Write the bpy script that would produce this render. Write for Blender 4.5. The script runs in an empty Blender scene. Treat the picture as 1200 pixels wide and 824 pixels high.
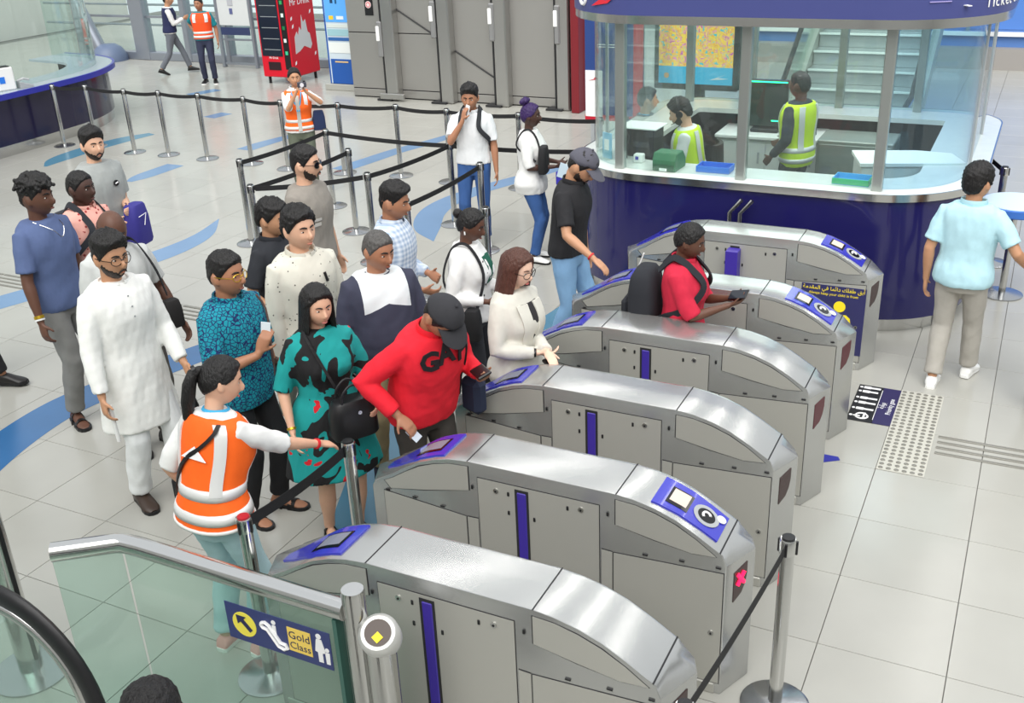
import bpy, bmesh, math, random
import numpy as np
from mathutils import Vector, Matrix
random.seed(7); np.random.seed(7)
scn = bpy.context.scene
COL = scn.collection
# ---------------------------------------------------------------- camera (solved from the floor tile grid)
F_PX = 1224.0
PITCH, ROLL, YAW = 0.4295984, -0.0448267, -0.4765272
CAM = np.array([0.6111, -6.3535, 3.6882])
_cp, _sp, _cw, _sw = math.cos(PITCH), math.sin(PITCH), math.cos(YAW), math.sin(YAW)
FW = np.array([_sw*_cp, _cw*_cp, -_sp]); _rt = np.array([_cw, -_sw, 0.0]); _up = np.cross(_rt, FW)
RT = math.cos(ROLL)*_rt + math.sin(ROLL)*_up
UP = -math.sin(ROLL)*_rt + math.cos(ROLL)*_up
def at(px, py, z=0.0):
    """pixel of the 1200x824 photo -> point on the horizontal plane z"""
    d = FW + RT*(px-600)/F_PX - UP*(py-412)/F_PX
    return CAM + d*((z-CAM[2])/d[2])
cd = bpy.data.cameras.new('camera'); cam = bpy.data.objects.new('camera', cd); COL.objects.link(cam)
cd.sensor_fit = 'HORIZONTAL'; cd.sensor_width = 36.0; cd.lens = F_PX*36.0/1200.0
cd.clip_start = 0.05; cd.clip_end = 200
m = Matrix.Identity(4)
for i in range(3):
    m[i][0] = RT[i]; m[i][1] = UP[i]; m[i][2] = -FW[i]; m[i][3] = CAM[i]
cam.matrix_world = m
scn.camera = cam
# ---------------------------------------------------------------- light: bright daylit hall with a translucent roof
w = bpy.data.worlds.new('daylight'); scn.world = w; w.use_nodes = True
w.node_tree.nodes['Background'].inputs[0].default_value = (0.92, 0.96, 1.0, 1)
w.node_tree.nodes['Background'].inputs[1].default_value = 0.76
sd = bpy.data.lights.new('daylight_sun', 'SUN'); sd.energy = 2.6; sd.angle = math.radians(60); sd.color = (1.0, 0.98, 0.94)
so = bpy.data.objects.new('daylight_sun', sd); COL.objects.link(so)
so.rotation_euler = (math.radians(40), math.radians(12), 0)
for k_, lx in enumerate((-4.6, -2.0, 0.4, 2.8)):          # added strip lights above the frame, making highlight streaks on gate tops
    ld = bpy.data.lights.new('streak_light', 'AREA'); ld.shape = 'RECTANGLE'; ld.size = .22; ld.size_y = 11.0; ld.energy = 60; ld.color = (1.0, .97, .93)
    lo = bpy.data.objects.new('streak_light', ld); COL.objects.link(lo); lo.location = (lx, 4.0, 6.6)
scn.view_settings.view_transform = 'Standard'; scn.view_settings.look = 'None'
scn.view_settings.gamma = 1.0; scn.view_settings.exposure = 0.38; scn.view_settings.use_curve_mapping = False

# ---------------------------------------------------------------- helpers
def lin(h):
    if isinstance(h, (tuple, list)): c = [v/255.0 for v in h]
    else: c = [int(h[i:i+2], 16)/255.0 for i in (0, 2, 4)]
    return tuple((v/12.92 if v <= 0.04045 else ((v+0.055)/1.055)**2.4) for v in c)
MATS = {}
def mat(name, col, rough=0.5, metal=0.0, noise=0.0, nscale=30.0, bump=0.0, bscale=60.0, stretch=None, emit=None, estr=1.0, trans=0.0, ior=1.45, coat=0.0, spec=0.5, fn=None, alpha=1.0):
    if name in MATS: return MATS[name]
    M = bpy.data.materials.new(name); M.use_nodes = True
    nt = M.node_tree; b = nt.nodes['Principled BSDF']
    c = lin(col)
    b.inputs['Base Color'].default_value = (*c, 1); b.inputs['Roughness'].default_value = rough; b.inputs['Metallic'].default_value = metal
    b.inputs['IOR'].default_value = ior; b.inputs['Specular IOR Level'].default_value = spec
    if trans: b.inputs['Transmission Weight'].default_value = trans
    if coat: b.inputs['Coat Weight'].default_value = coat; b.inputs['Coat Roughness'].default_value = 0.05
    if emit: b.inputs['Emission Color'].default_value = (*lin(emit), 1); b.inputs['Emission Strength'].default_value = estr
    if alpha < 1: b.inputs['Alpha'].default_value = alpha
    def coords(st):
        tc = nt.nodes.new('ShaderNodeTexCoord'); mp = nt.nodes.new('ShaderNodeMapping')
        nt.links.new(tc.outputs['Object'], mp.inputs[0])
        if st: mp.inputs['Scale'].default_value = st
        return mp.outputs[0]
    if noise:
        n = nt.nodes.new('ShaderNodeTexNoise'); n.inputs['Scale'].default_value = nscale; n.inputs['Detail'].default_value = 4
        nt.links.new(coords(stretch), n.inputs['Vector'])
        r = nt.nodes.new('ShaderNodeMix'); r.data_type = 'RGBA'
        lo = tuple(max(0, v*(1-noise)) for v in c); hi = tuple(min(1, v*(1+noise)) for v in c)
        r.inputs[6].default_value = (*lo, 1); r.inputs[7].default_value = (*hi, 1)
        nt.links.new(n.outputs[0], r.inputs[0]); nt.links.new(r.outputs[2], b.inputs['Base Color'])
    if bump:
        n2 = nt.nodes.new('ShaderNodeTexNoise'); n2.inputs['Scale'].default_value = bscale; n2.inputs['Detail'].default_value = 3
        nt.links.new(coords(stretch), n2.inputs['Vector'])
        bp = nt.nodes.new('ShaderNodeBump'); bp.inputs['Strength'].default_value = bump; bp.inputs['Distance'].default_value = 0.01
        nt.links.new(n2.outputs[0], bp.inputs['Height']); nt.links.new(bp.outputs[0], b.inputs['Normal'])
    if fn: fn(nt, b, coords)
    MATS[name] = M
    return M
def glass(name, tint, op=0.12, rough=0.02):
    """thin sheet glass: mostly see-through, tinted, with real reflections"""
    if name in MATS: return MATS[name]
    M = bpy.data.materials.new(name); M.use_nodes = True; nt = M.node_tree
    for n in list(nt.nodes): nt.nodes.remove(n)
    out = nt.nodes.new('ShaderNodeOutputMaterial'); tr = nt.nodes.new('ShaderNodeBsdfTransparent'); gl = nt.nodes.new('ShaderNodeBsdfGlossy')
    fr = nt.nodes.new('ShaderNodeFresnel'); mx = nt.nodes.new('ShaderNodeMixShader'); df = nt.nodes.new('ShaderNodeBsdfDiffuse'); mx2 = nt.nodes.new('ShaderNodeMixShader')
    tr.inputs[0].default_value = (*lin(tint), 1); gl.inputs['Roughness'].default_value = rough; fr.inputs[0].default_value = 1.45
    df.inputs[0].default_value = (*lin(tint), 1); mx2.inputs[0].default_value = op
    ge = nt.nodes.new('ShaderNodeNewGeometry'); mr = nt.nodes.new('ShaderNodeMapRange'); mr.inputs[3].default_value = 1.45; mr.inputs[4].default_value = 1/1.45
    nt.links.new(ge.outputs['Backfacing'], mr.inputs[0]); nt.links.new(mr.outputs[0], fr.inputs[0])
    nt.links.new(tr.outputs[0], mx2.inputs[1]); nt.links.new(df.outputs[0], mx2.inputs[2])
    nt.links.new(fr.outputs[0], mx.inputs[0]); nt.links.new(mx2.outputs[0], mx.inputs[1]); nt.links.new(gl.outputs[0], mx.inputs[2])
    nt.links.new(mx.outputs[0], out.inputs[0])
    MATS[name] = M
    return M
def tag(o, label=None, cat=None, group=None, kind=None):
    if label: o['label'] = label
    if cat: o['category'] = cat
    if group: o['group'] = group
    if kind: o['kind'] = kind
    return o
def empty(name, loc=(0, 0, 0), rz=0.0, label=None, cat=None, group=None, kind=None):
    o = bpy.data.objects.new(name, None); COL.objects.link(o); o.location = loc; o.rotation_euler = (0, 0, rz); o.empty_display_size = 0.1
    return tag(o, label, cat, group, kind)
def copy_tree(o, parent=None):
    c = o.copy(); COL.objects.link(c); c.parent = parent
    for ch in list(o.children): copy_tree(ch, c)
    return c
def nrm(v):
    v = np.asarray(v, float); n = np.linalg.norm(v)
    return v/n if n > 1e-9 else v
class MB:
    """mesh collector"""
    def __init__(s): s.v = []; s.f = []
    def add(s, verts, faces):
        o = len(s.v); s.v.extend([tuple(map(float, p)) for p in verts]); s.f.extend([tuple(i+o for i in f) for f in faces]); return s
    def box(s, c, d, bev=0.0, M=None):
        hx, hy, hz = d[0]/2, d[1]/2, d[2]/2
        if bev <= 0:
            V = [(x*hx, y*hy, z*hz) for x in (-1, 1) for y in (-1, 1) for z in (-1, 1)]
            Fc = [(0, 1, 3, 2), (4, 6, 7, 5), (0, 4, 5, 1), (2, 3, 7, 6), (0, 2, 6, 4), (1, 5, 7, 3)]
        else:
            b = min(bev, hx*.9, hy*.9, hz*.9); V = []; idx = {}
            for x in (-1, 1):
                for y in (-1, 1):
                    for z in (-1, 1):
                        for a in range(3):
                            p = [x*(hx-b), y*(hy-b), z*(hz-b)]; p[a] = (x, y, z)[a]*(hx, hy, hz)[a]
                            idx[(x, y, z, a)] = len(V); V.append(tuple(p))
            Fc = []
            for a in range(3):
                o1, o2 = [(1, 2), (0, 2), (0, 1)][a]
                for sg in (-1, 1):
                    q = []
                    for u, w_ in ((-1, -1), (1, -1), (1, 1), (-1, 1)):
                        k = [0, 0, 0]; k[a] = sg; k[o1] = u; k[o2] = w_; q.append(idx[(*k, a)])
                    Fc.append(tuple(q) if (sg > 0) == (a != 1) else tuple(q[::-1]))
            for a in range(3):
                o1, o2 = [(1, 2), (0, 2), (0, 1)][a]
                for u in (-1, 1):
                    for w_ in (-1, 1):
                        q = []
                        for t, face in ((-1, o1), (1, o1), (1, o2), (-1, o2)):
                            k = [0, 0, 0]; k[a] = t; k[o1] = u; k[o2] = w_; q.append(idx[(*k, face)])
                        Fc.append(tuple(q) if (u*w_ > 0) == (a == 1) else tuple(q[::-1]))
            for x in (-1, 1):
                for y in (-1, 1):
                    for z in (-1, 1):
                        q = [idx[(x, y, z, 0)], idx[(x, y, z, 1)], idx[(x, y, z, 2)]]
                        Fc.append(tuple(q) if x*y*z > 0 else tuple(q[::-1]))
        if M is not None: V = [tuple(M @ Vector(p)) for p in V]
        return s.add([(p[0]+c[0], p[1]+c[1], p[2]+c[2]) for p in V], Fc)
    def loft(s, rings, cap=True, closed=True):
        """rings: list of equally long point lists"""
        n = len(rings[0]); V = [p for r in rings for p in r]; Fc = []
        for i in range(len(rings)-1):
            for j in range(n if closed else n-1):
                k = (j+1) % n
                Fc.append((i*n+j, i*n+k, (i+1)*n+k, (i+1)*n+j))
        if cap and closed:
            Fc.append(tuple(range(n))[::-1]); Fc.append(tuple((len(rings)-1)*n+j for j in range(n)))
        return s.add(V, Fc)
    def tube(s, path, r, n=10, cap=True, dome=False):
        path = [np.asarray(p, float) for p in path]; m_ = len(path)
        if np.isscalar(r): r = [r]*m_
        T = [nrm(path[min(i+1, m_-1)]-path[max(i-1, 0)]) for i in range(m_)]
        a = np.array([0, 0, 1.0]) if abs(T[0][2]) < .9 else np.array([1.0, 0, 0])
        u = nrm(np.cross(T[0], a)); rings = []; st = []
        for i in range(m_):
            u = nrm(u - T[i]*np.dot(u, T[i])); v = np.cross(T[i], u); st.append((path[i], u, v, r[i]))
        if dome:
            p, u0, v0, q = st[0]; st = [(p-T[0]*q*.95, u0, v0, q*.25), (p-T[0]*q*.65, u0, v0, q*.72)]+st
            p, u0, v0, q = st[-1]; st = st+[(p+T[-1]*q*.65, u0, v0, q*.72), (p+T[-1]*q*.95, u0, v0, q*.25)]
        for p, u0, v0, q in st:
            qa, qb = q if isinstance(q, tuple) else (q, q)
            rings.append([p+u0*qa*math.cos(t)+v0*qb*math.sin(t) for t in np.linspace(0, 2*math.pi, n, endpoint=False)])
        return s.loft(rings, cap)
    def cyl(s, c, r, h, n=20, r2=None, axis='z'):
        r2 = r if r2 is None else r2; c = np.asarray(c, float)
        ax = {'x': (1., 0, 0), 'y': (0, 1., 0), 'z': (0, 0, 1.)}[axis] if isinstance(axis, str) else nrm(axis)
        ax = np.asarray(ax, float); return s.tube([c-ax*h/2, c+ax*h/2], [r, r2], n)
    def lathe(s, prof, c=(0, 0, 0), n=24):
        rings = [[(c[0]+r*math.cos(t), c[1]+r*math.sin(t), c[2]+z) for t in np.linspace(0, 2*math.pi, n, endpoint=False)] for r, z in prof]
        return s.loft(rings, True)
    def sphere(s, c, r, nu=16, nv=10):
        r = r if hasattr(r, '__len__') else (r, r, r); V = [(c[0], c[1], c[2]-r[2])]; Fc = []
        for j in range(1, nv):
            e = -math.pi/2+math.pi*j/nv
            for i in range(nu):
                a = 2*math.pi*i/nu; V.append((c[0]+r[0]*math.cos(e)*math.cos(a), c[1]+r[1]*math.cos(e)*math.sin(a), c[2]+r[2]*math.sin(e)))
        V.append((c[0], c[1], c[2]+r[2]))
        for i in range(nu): Fc.append((0, 1+(i+1) % nu, 1+i))
        for j in range(nv-2):
            for i in range(nu):
                a = 1+j*nu+i; b = 1+j*nu+(i+1) % nu; Fc.append((a, b, b+nu, a+nu))
        L = len(V)-1; o = 1+(nv-2)*nu
        for i in range(nu): Fc.append((L, o+i, o+(i+1) % nu))
        return s.add(V, Fc)
    def prism(s, poly, lo, hi, axis='z'):
        """2D polygon extruded along an axis: z:(x,y) y:(x,z) x:(y,z)"""
        def P(p, t): return {'z': (p[0], p[1], t), 'y': (p[0], t, p[1]), 'x': (t, p[0], p[1])}[axis]
        A = sum(poly[i][0]*poly[(i+1) % len(poly)][1]-poly[(i+1) % len(poly)][0]*poly[i][1] for i in range(len(poly)))
        if (A < 0) != (axis == 'y'): poly = poly[::-1]
        return s.loft([[P(p, lo) for p in poly], [P(p, hi) for p in poly]])
    def mesh(s, name):
        me = bpy.data.meshes.new(name); me.from_pydata(s.v, [], s.f); me.update(); return me
    def build(s, name, material, parent=None, smooth=False, loc=None, bevel=0.0, fix=False):
        me = s.mesh(name)
        if bevel or fix:
            bm = bmesh.new(); bm.from_mesh(me)
            bmesh.ops.recalc_face_normals(bm, faces=bm.faces)
            if bevel:
                ed = [e for e in bm.edges if len(e.link_faces) == 2 and e.calc_face_angle(0) > 0.5]
                bmesh.ops.bevel(bm, geom=ed, offset=bevel, segments=2, profile=0.5, affect='EDGES', clamp_overlap=True)
            bm.to_mesh(me); bm.free()
        if smooth:
            me.polygons.foreach_set('use_smooth', [True]*len(me.polygons))
            if smooth != 'all':
                try: me.set_sharp_from_angle(angle=math.radians(38))
                except Exception: pass
        if material: me.materials.append(material)
        o = bpy.data.objects.new(name, me); COL.objects.link(o)
        if parent: o.parent = parent
        if loc is not None: o.location = loc
        return o
def link_mesh(name, me, parent=None, loc=(0, 0, 0), rot=(0, 0, 0), scale=None):
    o = bpy.data.objects.new(name, me); COL.objects.link(o); o.location = loc; o.rotation_euler = rot
    if parent: o.parent = parent
    if scale: o.scale = scale
    return o
def text_mesh(name, body, size, material, parent, M, depth=0.001, align='CENTER', bold=0.0):
    cu = bpy.data.curves.new(name, 'FONT'); cu.body = body; cu.size = size; cu.align_x = align; cu.extrude = depth; cu.resolution_u = 2; cu.offset = bold
    t = bpy.data.objects.new(name, cu); COL.objects.link(t)
    bpy.context.view_layer.update()
    me = bpy.data.meshes.new_from_object(t.evaluated_get(bpy.context.evaluated_depsgraph_get()))
    bpy.data.objects.remove(t); bpy.data.curves.remove(cu)
    me.materials.clear(); me.materials.append(material); me.name = name
    o = bpy.data.objects.new(name, me); COL.objects.link(o); o.matrix_local = M
    if parent: o.parent = parent
    return o
def frame(o, x, y, z=None):
    """matrix with origin o and axes x,y(,z)"""
    x = nrm(x); y = nrm(y); z = nrm(np.cross(x, y)) if z is None else nrm(z)
    M = Matrix.Identity(4)
    for i in range(3): M[i][0] = x[i]; M[i][1] = y[i]; M[i][2] = z[i]; M[i][3] = o[i]
    return M
# Arabic text: joined presentation forms, laid out right to left
AR = {'ا': (0xFE8D, 0xFE8E), 'أ': (0xFE83, 0xFE84), 'ب': (0xFE8F, 0xFE90, 0xFE91, 0xFE92), 'ق': (0xFED5, 0xFED6, 0xFED7, 0xFED8), 'ط': (0xFEC1, 0xFEC2, 0xFEC3, 0xFEC4),
      'ف': (0xFED1, 0xFED2, 0xFED3, 0xFED4), 'ل': (0xFEDD, 0xFEDE, 0xFEDF, 0xFEE0), 'ك': (0xFED9, 0xFEDA, 0xFEDB, 0xFEDC), 'د': (0xFEA9, 0xFEAA), 'ئ': (0xFE89, 0xFE8A, 0xFE8B, 0xFE8C),
      'م': (0xFEE1, 0xFEE2, 0xFEE3, 0xFEE4), 'ي': (0xFEF1, 0xFEF2, 0xFEF3, 0xFEF4), 'ة': (0xFE93, 0xFE94), 'و': (0xFEED, 0xFEEE)}
def arabic(t):
    out = []
    for wd in t.split(' '):
        g = []
        for i, ch in enumerate(wd):
            fm = AR[ch]; pj = i > 0 and len(AR[wd[i-1]]) == 4; nj = i < len(wd)-1 and len(fm) == 4
            k = (3 if pj else 2) if nj else (1 if pj else 0)
            g.append(chr(fm[k]))
        out.append(''.join(g[::-1]))
    return ' '.join(out[::-1])
# ---------------------------------------------------------------- shared materials
def steel_fn(scale_vec, lo=0.18, hi=0.34):
    def fn(nt, b, coords):
        n = nt.nodes.new('ShaderNodeTexNoise'); n.inputs['Scale'].default_value = 1.0; n.inputs['Detail'].default_value = 5
        nt.links.new(coords(scale_vec), n.inputs['Vector'])
        r = nt.nodes.new('ShaderNodeMapRange'); r.inputs[3].default_value = lo; r.inputs[4].default_value = hi
        nt.links.new(n.outputs[0], r.inputs[0]); nt.links.new(r.outputs[0], b.inputs['Roughness'])
    return fn
STEEL = mat('brushed_steel', (184, 185, 183), .27, .75, fn=steel_fn((.6, 20, 20), .22, .27))
STEEL_V = mat('brushed_steel_panel', (184, 183, 176), .4, .4, fn=steel_fn((2, 2, 2), .34, .4))
CHROME = mat('polished_steel', (205, 205, 203), .16, 1.0)
DARKSEAM = mat('dark_gap', (40, 40, 42), .6)
BLACK = mat('black_plastic', (24, 24, 26), .45)
BLACKGLOSS = mat('black_gloss', (14, 14, 16), .12)
WHITE = mat('white_paint', (236, 236, 234), .45)
NAVY = mat('navy_gloss_panel', (30, 28, 84), .16, coat=.4, noise=.06, nscale=2)
NAVYSIGN = mat('navy_sign', (46, 46, 92), .5)
YELLOW = mat('sign_yellow', (246, 222, 40), .5)
SIGNWHITE = mat('sign_white', (240, 240, 240), .5)
BELT = mat('belt_webbing', (28, 28, 30), .75, bump=.2, bscale=200)
GLASS = glass('clear_glass', (240, 248, 246), .025)
GLASSG = glass('green_glass', (234, 247, 242), .035)
GLASSB = glass('blue_glass', (226, 241, 247), .03)
# ================================================================= SETTING
def atY(px, py, Y):
    d = FW + RT*(px-600)/F_PX - UP*(py-412)/F_PX
    return CAM + d*((Y-CAM[1])/d[1])
def pr(P):
    d = np.asarray(P, float)-CAM; z = d@FW
    return 600+F_PX*(d@RT)/z, 412-F_PX*(d@UP)/z, z
TS = 0.625
def tile_fn(nt, b, coords):
    oi = nt.nodes.new('ShaderNodeObjectInfo'); n = nt.nodes.new('ShaderNodeTexNoise'); n.inputs['Scale'].default_value = 1.3; n.inputs['Detail'].default_value = 6
    tc = nt.nodes.new('ShaderNodeNewGeometry'); nt.links.new(tc.outputs['Position'], n.inputs['Vector'])
    mx = nt.nodes.new('ShaderNodeMix'); mx.data_type = 'RGBA'; mx.inputs[6].default_value = (*lin((160, 159, 152)), 1); mx.inputs[7].default_value = (*lin((178, 177, 170)), 1)
    nt.links.new(n.outputs[0], mx.inputs[0])
    hs = nt.nodes.new('ShaderNodeHueSaturation'); mr = nt.nodes.new('ShaderNodeMapRange'); mr.inputs[3].default_value = .96; mr.inputs[4].default_value = 1.03
    nt.links.new(oi.outputs['Random'], mr.inputs[0]); nt.links.new(mr.outputs[0], hs.inputs['Value']); nt.links.new(mx.outputs[2], hs.inputs['Color'])
    nt.links.new(hs.outputs[0], b.inputs['Base Color'])
TILE = mat('porcelain_tile', (203, 203, 198), .2, fn=tile_fn)
GROUT = mat('tile_joint', (118, 118, 114), .8)
floor = MB().box((-6, 5, -.11), (40, 32, .2)).build('floor', GROUT); tag(floor, kind='structure')
tmb = MB(); g = .0022; h = TS/2-g
tmb.loft([[(-h, -h, -.012), (h, -h, -.012), (h, h, -.012), (-h, h, -.012)], [(-h, -h, -.0012), (h, -h, -.0012), (h, h, -.0012), (-h, h, -.0012)], [(-h+.0012, -h+.0012, 0), (h-.0012, -h+.0012, 0), (h-.0012, h-.0012, 0), (-h+.0012, h-.0012, 0)]])
tme = tmb.mesh('tile'); tme.materials.append(TILE)
cells = []
for i in range(-40, 21):
    for j in range(-17, 32):
        c = ((i+.5)*TS, (j+.5)*TS)
        if not (-25 < c[0] < 12 and -10.5 < c[1] < 19.5): continue
        u, v, z = pr((c[0], c[1], 0)); vis = z > .3 and -60 < u < 1260 and -30 < v < 880
        cells.append((0 if vis else 1, z, c))
cells.sort()
for k, (nv, z, c) in enumerate(cells[:300]): link_mesh('tile', tme, floor, (c[0], c[1], 0))
rest = MB(); tv, tf = tmb.v, tmb.f
for nv, z, c in cells[300:]: rest.add([(p[0]+c[0], p[1]+c[1], p[2]) for p in tv], tf)
tag(rest.build('far_tiles', TILE, floor), kind='stuff')
# wavy blue inlay bands
BLUE1 = mat('blue_inlay', (52, 102, 152), .22, noise=.12, nscale=2.5)
BLUE2 = mat('pale_blue_inlay', (106, 138, 174), .22, noise=.1, nscale=2.5)
BLUE3 = mat('teal_inlay', (82, 130, 156), .22, noise=.1, nscale=2.5)
def catmull(P, n=8):
    P = [np.asarray(p, float) for p in P]; Q = [2*P[0]-P[1]]+P+[2*P[-1]-P[-2]]; out = []
    for i in range(1, len(Q)-2):
        for t in np.linspace(0, 1, n, endpoint=False):
            a, b, c, d = Q[i-1:i+3]; out.append(.5*((2*b)+(-a+c)*t+(2*a-5*b+4*c-d)*t*t+(-a+3*b-3*c+d)*t**3))
    return out+[P[-1]]
def band(pts, m_):
    C = catmull(pts); mb = MB(); V = []; F_ = []
    for i, p in enumerate(C):
        t = nrm((C[min(i+1, len(C)-1)]-C[max(i-1, 0)])[:2]); nn = np.array([-t[1], t[0]])
        for s_ in (-.5, .5):
            q = p[:2]+nn*max(p[2], .004)*s_; V.append((q[0], q[1], .0012))
    for i in range(len(C)-1): F_.append((2*i, 2*i+1, 2*i+3, 2*i+2))
    mb.add(V, F_); return mb.build('blue_inlay', m_, floor, fix=True)
band([(-5.3, -3.4, .3), (-5.6, -2.75, .36), (-5.84, -2.1, .38), (-5.93, -1.5, .38), (-5.85, -1.0, .38), (-5.68, -.42, .36), (-5.5, .1, .3), (-5.2, .7, .05)], BLUE1)
band([(-8.75, -1.2, .3), (-8.38, .02, .38), (-8.1, .8, .38), (-7.9, 1.5, .37), (-7.84, 2.0, .32), (-7.9, 2.45, .22), (-8.14, 2.98, .01)], BLUE2)
band([(-2.72, -2.2, .3), (-2.95, -1.65, .34), (-3.15, -1.1, .36), (-3.25, -.5, .3), (-3.2, -.1, .05)], BLUE3)
band([(-3.0, .9, .05), (-3.0, 1.3, .32), (-2.95, 1.8, .34), (-2.9, 2.35, .3)], BLUE3)
band([(-12.5, 4.2, .05), (-12.66, 4.6, .34), (-12.72, 5.2, .4), (-12.66, 5.9, .38), (-12.5, 6.4, .2)], BLUE3)
band([(-10.58, 3.95, .1), (-10.6, 4.25, .3), (-10.6, 4.9, .32)], BLUE2)
band([(-8.05, 5.4, .3), (-7.96, 5.9, .3), (-7.84, 6.6, .28), (-7.65, 7.2, .26), (-7.5, 7.9, .2)], BLUE2)
band([(-5.2, 3.12, .01), (-5.5, 3.5, .3), (-5.74, 4.0, .34), (-5.8, 4.5, .32), (-5.68, 5.1, .3), (-5.4, 5.8, .28), (-5.1, 6.5, .2)], BLUE2)
band([(-10.2, 5.95, .3), (-10.16, 6.4, .3), (-10.05, 7.0, .2)], BLUE2)
band([(-12.42, 7.7, .3), (-12.35, 8.1, .3)], BLUE2)
band([(-14.3, 9.3, .3), (-14.1, 9.9, .3)], BLUE2)
# tactile paving: domes and guide bars
PAD = mat('tactile_plate', (190, 188, 178), .4)
STUD = mat('tactile_stud', (132, 130, 122), .35, .3)
MB().box((.152, .62, .0015), (.3, 1.235, .003)).build('tactile_plate', PAD, floor)
dm = MB()
for i in range(6):
    for j in range(24): dm.lathe([(.017, .002), (.0165, .005), (.012, .0075), (.004, .0085)], (.027+i*.05, .03+j*.0513, 0), 8)
tag(dm.build('tactile_domes', STUD, floor, smooth=True), kind='stuff')
bar = MB().box((0, 0, .004), (.6, .026, .006), .0025).mesh('guide_bar'); bar.materials.append(STUD)
for k in range(4):
    for xx in [.33+.3+i*.625 for i in range(5)]+[-9.06-.3+i*.625 for i in range(-2, 7)]:
        link_mesh('guide_bar', bar, floor, (xx, .36+k*.078, 0))
# ---------------------------------------------------------------- back wall of brushed steel with pillars
WB = 9.95
WALLST = mat('wall_steel', (172, 170, 166), .42, .75, fn=steel_fn((2, 2, 60), .34, .5), spec=.4)
PILST = mat('pillar_steel', (184, 183, 180), .3, .9, fn=steel_fn((200, 200, 2), .25, .36))
wb = MB().box((-8.55, WB+.25, 2.5), (4.75, .3, 5.0)).build('wall_back', DARKSEAM); tag(wb, kind='structure')
PX = [-10.0, -8.86, -7.77, -6.62]
edges = [-10.92]+PX
for i in range(4):
    x0, x1 = edges[i]+(.0 if i == 0 else .13), edges[i+1]-.13
    for (z0, z1) in ((.02, .16), (.17, 1.16), (1.17, 2.6), (2.61, 4.9)):
        if i >= 2 and z0 > .1: z0, z1 = (.17, 2.6) if z0 == .17 else ((2.61, 4.9) if z0 == 1.17 else (0, 0))
        if z1 <= z0: continue
        MB().box(((x0+x1)/2, WB+.085, (z0+z1)/2), (x1-x0-.012, .03, z1-z0-.008), .004).build('wall_panel', WALLST, wb)
for x in PX:
    p = MB().box((x+.05, WB-.02, 2.5), (.24, .2, 4.99), .02).build('pillar', PILST, wb)
    MB().box((x-.085, WB-.03, 2.5), (.022, .16, 4.98)).build('pillar_seam', DARKSEAM, p)  # black panel seam along the pillar
    MB().box((x-.1, WB-.06, .02), (.3, .22, .03)).build('pillar_foot', DARKSEAM, p)
for (a, b) in (((463, 10), (507, 40)), ((531, 58), (585, 95))):
    A = atY(*a, WB+.06); B = atY(*b, WB+.06)
    MB().tube([A, B], .014, 6).build('diagonal_joint', DARKSEAM, wb)
for q in ((446, 45), (508, 22), (577, 25), (654, 28)):
    A = atY(*q, WB-.14); dv = empty('wall_lamp', (A[0]-.05, WB-.14, A[2]), label={446: 'pale slim lamp box on the steel pillar beside the ticket machine', 508: 'pale slim lamp box on the steel pillar above the upper diagonal joint', 577: 'pale slim lamp box on the steel pillar behind the man in white polo', 654: 'pale slim lamp box on the steel pillar next to the glass booth'}[q[0]], cat='lamp')
    MB().box((0, 0, .08), (.07, .05, .26), .012).build('lamp_cover', WHITE, dv); MB().box((.02, .02, -.02), (.1, .06, .62), .02).build('back_plate', mat('lamp_grey', (150, 150, 150), .4, .5), dv)
ns = empty('no_smoking_sign', (atY(429, 9, WB-.02)[0], WB+.06, 1.6), label='small black sign with a round red and white mark on the steel wall', cat='sign')
MB().box((0, 0, 0), (.17, .012, .27), .003).build('plate', BLACK, ns); MB().cyl((0, -.008, .05), .06, .006, 20, axis='y').build('mark', mat('pinkwhite', (232, 208, 208), .5), ns); MB().tube([(.04*math.cos(t), -.012, .05+.04*math.sin(t)) for t in np.linspace(0, 6.283, 17)], .006, 5).build('ring', mat('signred', (200, 40, 50), .5), ns)
# box-like floor vents below the wall
for k, (a, b) in enumerate((((462, 112), (495, 118)),)):
    A = at(*a); v = MB().box((A[0]+.28, WB-.16, .09), (.5, .06, .1), .008).build('skirting_box', PILST, wb)
# red column and far hall walls
MB().box((-6.3, WB+.02, 2.5), (.14, .5, 5), .01).build('wall_red_post', mat('dark_red', (118, 30, 38), .4)); tag(bpy.data.objects['wall_red_post'], kind='structure')
FARW = mat('far_wall', (176, 178, 180), .6)
fw = MB().box((1.0, 15.6, 2.5), (14.6, .2, 5)).build('wall_far', mat('far_blue_wall', (92, 132, 196), .35)); tag(fw, kind='structure')
MB().box((1.0, 15.38, .19), (14.6, .25, .38)).build('plinth', mat('grey_stone', (150, 146, 142), .5), fw)
MB().box((1.0, 15.44, .62), (14.6, .1, .07)).build('white_rail', WHITE, fw)
for x in np.arange(-6, 8.3, 1.3): MB().box((x, 15.47, 2.3), (.06, .06, 3.4)).build('mullion', mat('mullion_grey', (160, 168, 178), .4, .6), fw)
for x in np.arange(-6, 7, 1.3): MB().box((x+.65, 15.49, 2.3), (1.22, .02, 3.2)).build('blue_panel', mat('blue_panel', (84, 128, 200), .25), fw)
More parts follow.
